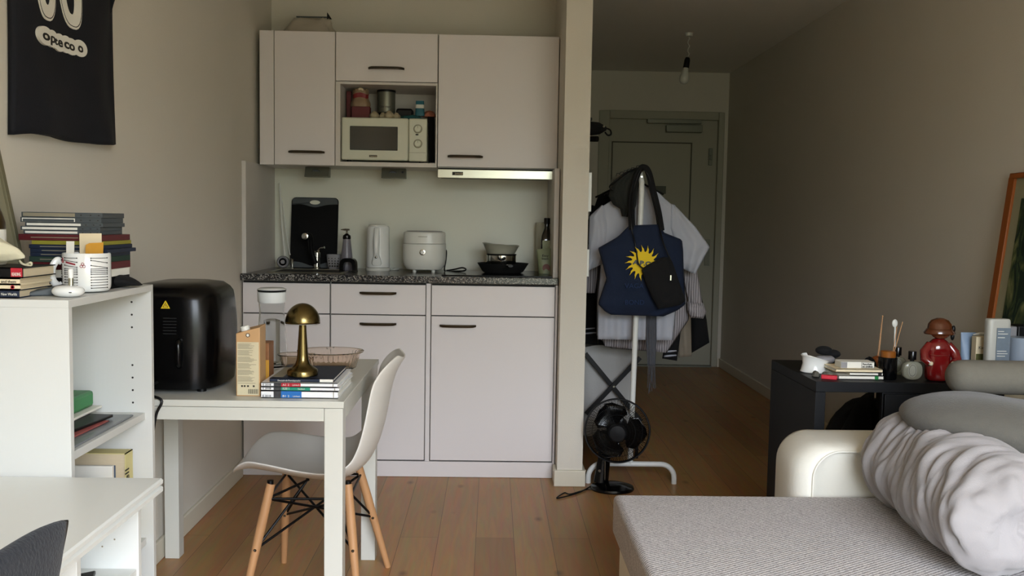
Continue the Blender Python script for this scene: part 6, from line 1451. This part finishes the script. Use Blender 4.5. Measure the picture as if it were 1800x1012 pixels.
# brush + wooden reed
q = P(1528, 635, 3.20); heap((q[0], 3.20, KZ), .024, .022, .040, 'blackcloth', 'hair_scrunchie', 'black fluffy scrunchie behind the cigarette pack', 'scrunchie', 15, .2)
q = P(1543, 640, 3.22); wf2 = thing('incense_holder', 'small brown wooden incense holder with a thin stick leaning upward', 'incense holder', (q[0], 3.22, KZ))
MB().lathe([(.022, 0), (.024, .012), (.020, .040), (.008, .046)], (q[0], 3.22, KZ), 24).build('holder', 'wood', wf2)
q2 = P(1552, 556, 3.24); MB().tube([(q[0], 3.22, KZ+.04), (q2[0]-.001, 3.24, q2[2])], [.004, .0018], 8).build('stick', 'beech', wf2); MB().ell((q2[0]-.001, 3.24, q2[2]), .003, .003, .003).build('tip', 'beech', wf2)
# black candle jar
q = kz(1566, 668); cnd = thing('candle_jar', 'glossy black candle jar topped by an amber lid with thin reeds', 'jar', (q[0], q[1]+.03, KZ))
cc = (q[0], q[1]+.03, KZ); ch_ = zpy(1566, 627, cc[1])-KZ
MB().lathe([(.028, 0), (.030, .003), (.030, ch_-.002), (.028, ch_)], cc, 36).build('jar', 'blackgloss', cnd, smooth=40)
MB().lathe([(.024, ch_), (.0245, ch_+.018), (.022, ch_+.020)], cc, 28).build('amber_lid', 'amberliq', cnd, smooth=40)
for a_, b_ in ((1572, 1589), (1570, 1579)):
    t_ = P(b_, 566 if a_ == 1572 else 575, cc[1]); MB().tube([(P(a_, 620, cc[1])[0], cc[1], cc[2]+ch_+.018), (t_[0], cc[1]+.01, t_[2])], .0013, 6).build('reed', 'beech', cnd)
q = P(1573, 568, 3.15); spn = MB().ell((q[0], 3.15, q[2]), .010, .004, .014); spn.tube([(q[0]+.001, 3.15, q[2]-.01), (q[0]+.006, 3.15, KZ)], .003, 8)
spn.build('white_spatula', 'whiteplas', label='white oval-headed plastic spatula upright behind the candle jar', cat='spatula')
# perfume bottles
def perfume(px, py, w_, label, dy=0):
    q = kz(px, py); c = (q[0], q[1]+.014+dy, KZ); t = thing('perfume_bottle', label, 'perfume bottle', c, None)
    hh_ = .062; rings = []
    for y_, s_ in ((-.014, .86), (-.012, .95), (-.008, 1), (.008, 1), (.012, .95), (.014, .86)):
        rings.append([(c[0]+w_*s_*math.copysign(abs(math.cos(a))**.8, math.cos(a)), c[1]+y_, KZ+.002+hh_/2+hh_/2*s_*math.copysign(abs(math.sin(a))**.75, math.sin(a))) for a in [2*PI*k/40 for k in range(40)]])
    MB().ring_loft(rings).build('bottle', mat('perfume_glass', '#b9b9a6', .08, trans=.6, ior=1.35, var=.03), t, smooth=50)
    lb_ = MB().lathe([(.020, 0), (.020, -.001)], (c[0]-.004, c[1]-.0142, KZ+.034), 32, 'Y', sx=.75, sy=1.15).build('oval_label', mat('label_grey', '#8d8d80', .6, var=.2, scale=200), t, smooth=0)
    MB().lathe([(.0165, 0), (.0165, -.0005), (.0155, -.0005), (.0155, 0)], (c[0]-.004, c[1]-.0154, KZ+.034), 32, 'Y', sx=.72, sy=1.15, caps=False).build('label_ring', 'ink', lb_, smooth=0)
    MB().cyl((c[0], c[1], KZ+hh_), .007, .008).build('neck', 'black', t)
    MB().lathe([(.0125, 0), (.0125, .027), (.012, .028)], (c[0], c[1], KZ+hh_+.007), 28).build('cap', 'blackgloss', t, smooth=40)
perfume(1605, 669, .033, 'clear oval perfume bottle with a black cap, in front of the other')
perfume(1592, 665, .030, 'clear perfume bottle with a taller-standing black cap, half hidden behind the front one', .055)
# red figurine
q = kz(1656, 672); fg = thing('figurine', 'red glazed ceramic figurine in a long coat with a brown glazed hat', 'figurine', (q[0], q[1]+.035, KZ))
c = Vector((q[0], q[1]+.035, KZ)); S = c.y/F
rings = []
for z_, w_, d_ in ((0, 19, 15), (3, 21, 16), (20, 23, 17), (38, 22, 16), (48, 21, 15), (58, 23, 16), (68, 19, 14), (74, 12, 10), (77, 8, 7)):
    rings.append([(c.x+w_*S*math.cos(a)*(1+.04*math.cos(5*a)*(z_ < 40)), c.y+d_*S*math.sin(a), c.z+z_*S) for a in [2*PI*k/40 for k in range(40)]])
MB().ring_loft(rings).build('coat', 'glazered', fg, smooth=180, sub=1)
for sg in (-1, 1):
    MB().tube([c+Vector((sg*16*S, 0, 66*S)), c+Vector((sg*27*S, -4*S, 52*S)), c+Vector((sg*29*S, -10*S, 40*S)), c+Vector((sg*22*S, -14*S, 34*S))], [7*S, 8.5*S, 8*S, 7*S], 14).build('arm', 'glazered', fg)
    MB().ell(c+Vector((sg*20*S, -15*S, 33*S)), 4*S, 4*S, 4*S).build('hand', 'cream2', fg)
MB().ell(c+Vector((1*S, -2*S, 88*S)), 17*S, 15*S, 13*S).build('head', mat('face_glaze', '#6f3a22', .25, var=.15, coat=.5), fg)
MB().lathe([(26*S, 84*S), (27*S, 87*S), (21*S, 94*S), (20*S, 102*S), (15*S, 109*S), (6*S, 113*S), (.001, 113.5*S)], c+Vector((0, 0, 0)), 32, sy=.85).xf(lambda p: Vector((p.x, p.y, p.z+.10*(p.x-c.x)*-1*0))).build('hat', 'hair', fg, smooth=180)
MB().tube([c+Vector((21*S*math.cos(a), 18*S*math.sin(a), 92*S)) for a in [2*PI*k/24 for k in range(25)]], 2*S, 8, caps=False).build('hat_band', 'hair', fg)
mb = MB().ell(c+Vector((25*S, 0, 93*S)), 3.5*S, 3*S, 7*S); mb.ell(c+Vector((24*S, 0, 80*S)), 3.5*S, 3*S, 7*S); mb.build('ribbon', 'black', fg)
MB().tube([c+Vector((20*S*math.cos(a), 15.5*S*math.sin(a), 47*S)) for a in [2*PI*k/24 for k in range(25)]], 1.4*S, 8, caps=False).build('belt', 'glazered', fg)
mb = MB()
for sg in (-1, 1): mb.ell(c+Vector((sg*6*S, -16.2*S, 88*S)), 1.6*S, 1*S, 2*S, 10, 6)
mb.build('eyes', 'ink', fg)
MB().ell(c+Vector((1*S, -17.5*S, 84*S)), 2*S, 2*S, 2*S, 12, 8).build('nose', mat('nose_glaze', '#57281a', .25, var=.1), fg)
# row of toiletries
def tall(name, label, cat, px0, px1, py0, Y, m, prof='box', **k):
    x0, x1 = P(px0, 640, Y)[0], P(px1, 640, Y)[0]; z = P((px0+px1)/2, py0, Y)[2]
    t = thing(name, label, cat, ((x0+x1)/2, Y, KZ)); return t, x0, x1, z
t, x0, x1, z = tall('blue_tube', 'pale blue squeeze tube standing on its cap right of the figurine', 'tube', 1686, 1713, 584, 3.12, 'ltblue')
rings = []
for v in (0, .15, .5, .85, 1): rings.append([((x0+x1)/2+(x1-x0)/2*(.8+.2*v)*math.cos(a), 3.12+.020*(1-v*.93)*math.sin(a), lin(KZ+.02, z, v)) for a in [2*PI*k/28 for k in range(28)]])
MB().ring_loft(rings).build('tube_body', 'ltblue', t, smooth=60); MB().lathe([(.017, 0), (.018, .02)], ((x0+x1)/2, 3.12, KZ), 24).build('cap', 'whiteplas', t, smooth=40)
t, x0, x1, z = tall('cream_box', 'small cream carton with an olive printed panel between the blue tube and the lotion', 'carton', 1714, 1735, 592, 3.06, 'paper')
b_ = bx(x0, x1+.006, 3.06, 3.09, KZ, z).build('box', 'cream2', t, bevel=.001)
bx(x0+.001, x1+.004, 3.0592, 3.0602, KZ+.005, lin(KZ, z, .58)).build('olive_panel', 'olivelab', b_, smooth=0)
text('Kie', (x0+.008, 3.0588, lin(KZ, z, .70)), (1, 0, 0), (0, 0, 1), .014, 'ink', b_, w=.018)
t, x0, x1, z = tall('white_tube', 'white tube lying on top of the cream carton', 'tube', 1712, 1738, 584, 3.10, 'paper')
MB().tube([(x0-.003, 3.11, z-.010), (x0+.02, 3.11, z-.006), (x1+.01, 3.11, z-.008)], [.002, .006, .008], 12).build('tube_body', 'whiteplas', t, smooth=60)
bx(x0+.012, x1+.01, 3.10, 3.125, KZ, z-.0165).build('carton_below', 'cream2', t, smooth=0)
t, x0, x1, z = tall('lotion_bottle', 'tall white lotion bottle with a grey printed label in front of the picture', 'bottle', 1735, 1776, 561, 2.99, 'whiteplas')
mb = MB(); rings = []
for v, s_ in ((0, .86), (.02, .94), (.3, .97), (.95, 1), (.985, .96), (1, .88)): rings.append([((x0+x1)/2+(x1-x0)/2*s_*math.copysign(abs(math.cos(a))**.45, math.cos(a)), 3.01+.020*s_*math.copysign(abs(math.sin(a))**.6, math.sin(a)), lin(KZ, z, v)) for a in [2*PI*k/44 for k in range(44)]])
lb = MB().ring_loft(rings).build('bottle', mat('lotion_white', '#b4b3ab', .35, var=.02), t, smooth=50)
bx(lin(x0, x1, .34), lin(x0, x1, .92), 2.9875, 2.9895, KZ+.01, lin(KZ, z, .86)).build('label', mat('label_bluegrey', '#6d7984', .5, var=.12, scale=60), lb, smooth=0)
mb = MB()
for k, zz_ in enumerate((.80, .76, .70, .48, .44, .40)): mb.box(lin(x0, x1, .38), lin(x0, x1, .38+(.25, .42, .3, .4, .45, .35)[k]), 2.9868, 2.9876, lin(KZ, z, zz_), lin(KZ, z, zz_)+.002)
mb.build('label_print', 'paper', lb, smooth=0)
t, x0, x1, z = tall('cream_jar', 'pale blue plastic tub at the right edge, beside the lotion bottle', 'tub', 1776, 1812, 594, 3.04, 'ltblue')
MB().lathe([(.030, 0), (.034, .004), (.037, z-KZ), (.035, z-KZ+.002)], ((x0+x1)/2, 3.05, KZ), 36).build('tub', mat('tub_plastic', '#8e99a6', .3, var=.03), t, smooth=40)
bx((x0+x1)/2+.0, (x0+x1)/2+.026, 3.013, 3.0145, KZ+.012, KZ+.045).build('label', 'ltblue', t, smooth=0)
t, x0, x1, z = tall('black_case', 'black rounded case behind the pale tub at the right edge of the photo', 'case', 1779, 1830, 570, 3.16, 'black')
bx(x0-.01, x1-.02, 3.12, 3.18, KZ, z).build('case', 'black', t, bevel=.006); bx(x0-.038, x0-.012, 3.12, 3.16, KZ, z-.004).build('side_block', 'greyplas', t, bevel=.003)
# framed picture leaning on the right wall
py0, py1 = 3.385, 2.86; zb, ztp = KZ+.001, PX(1778, 305, RW-.012)[2]
pf = thing('framed_picture', 'wood-framed green landscape picture leaning against the right wall on the dark desk', 'picture', (1.88, 3.1, KZ))
def lean2(mb): return mb.xf(lambda p: Vector((p.x-.075*(ztp-p.z)/(ztp-zb), p.y, p.z)))
xr = RW-.004
fw_ = .020
mb = MB()
for (a, b, z0, z1) in ((py1, py0, zb, zb+fw_), (py1, py0, ztp-fw_, ztp), (py0-.036, py0, zb+fw_, ztp-fw_), (py1, py1+.036, zb+fw_, ztp-fw_)): mb.box(xr-.022, xr, a, b, z0, z1)
lean2(mb).build('frame', 'wood', pf, bevel=.002)
lean2(MB().box(xr-.012, xr-.003, py1+.03, py0-.03, zb+.015, ztp-.015)).build('mount', 'mat', pf, smooth=0)
lean2(MB().box(xr-.0135, xr-.012, py1+.08, py0-.088, zb+.10, ztp-.095)).build('print', 'painting', pf, smooth=0)
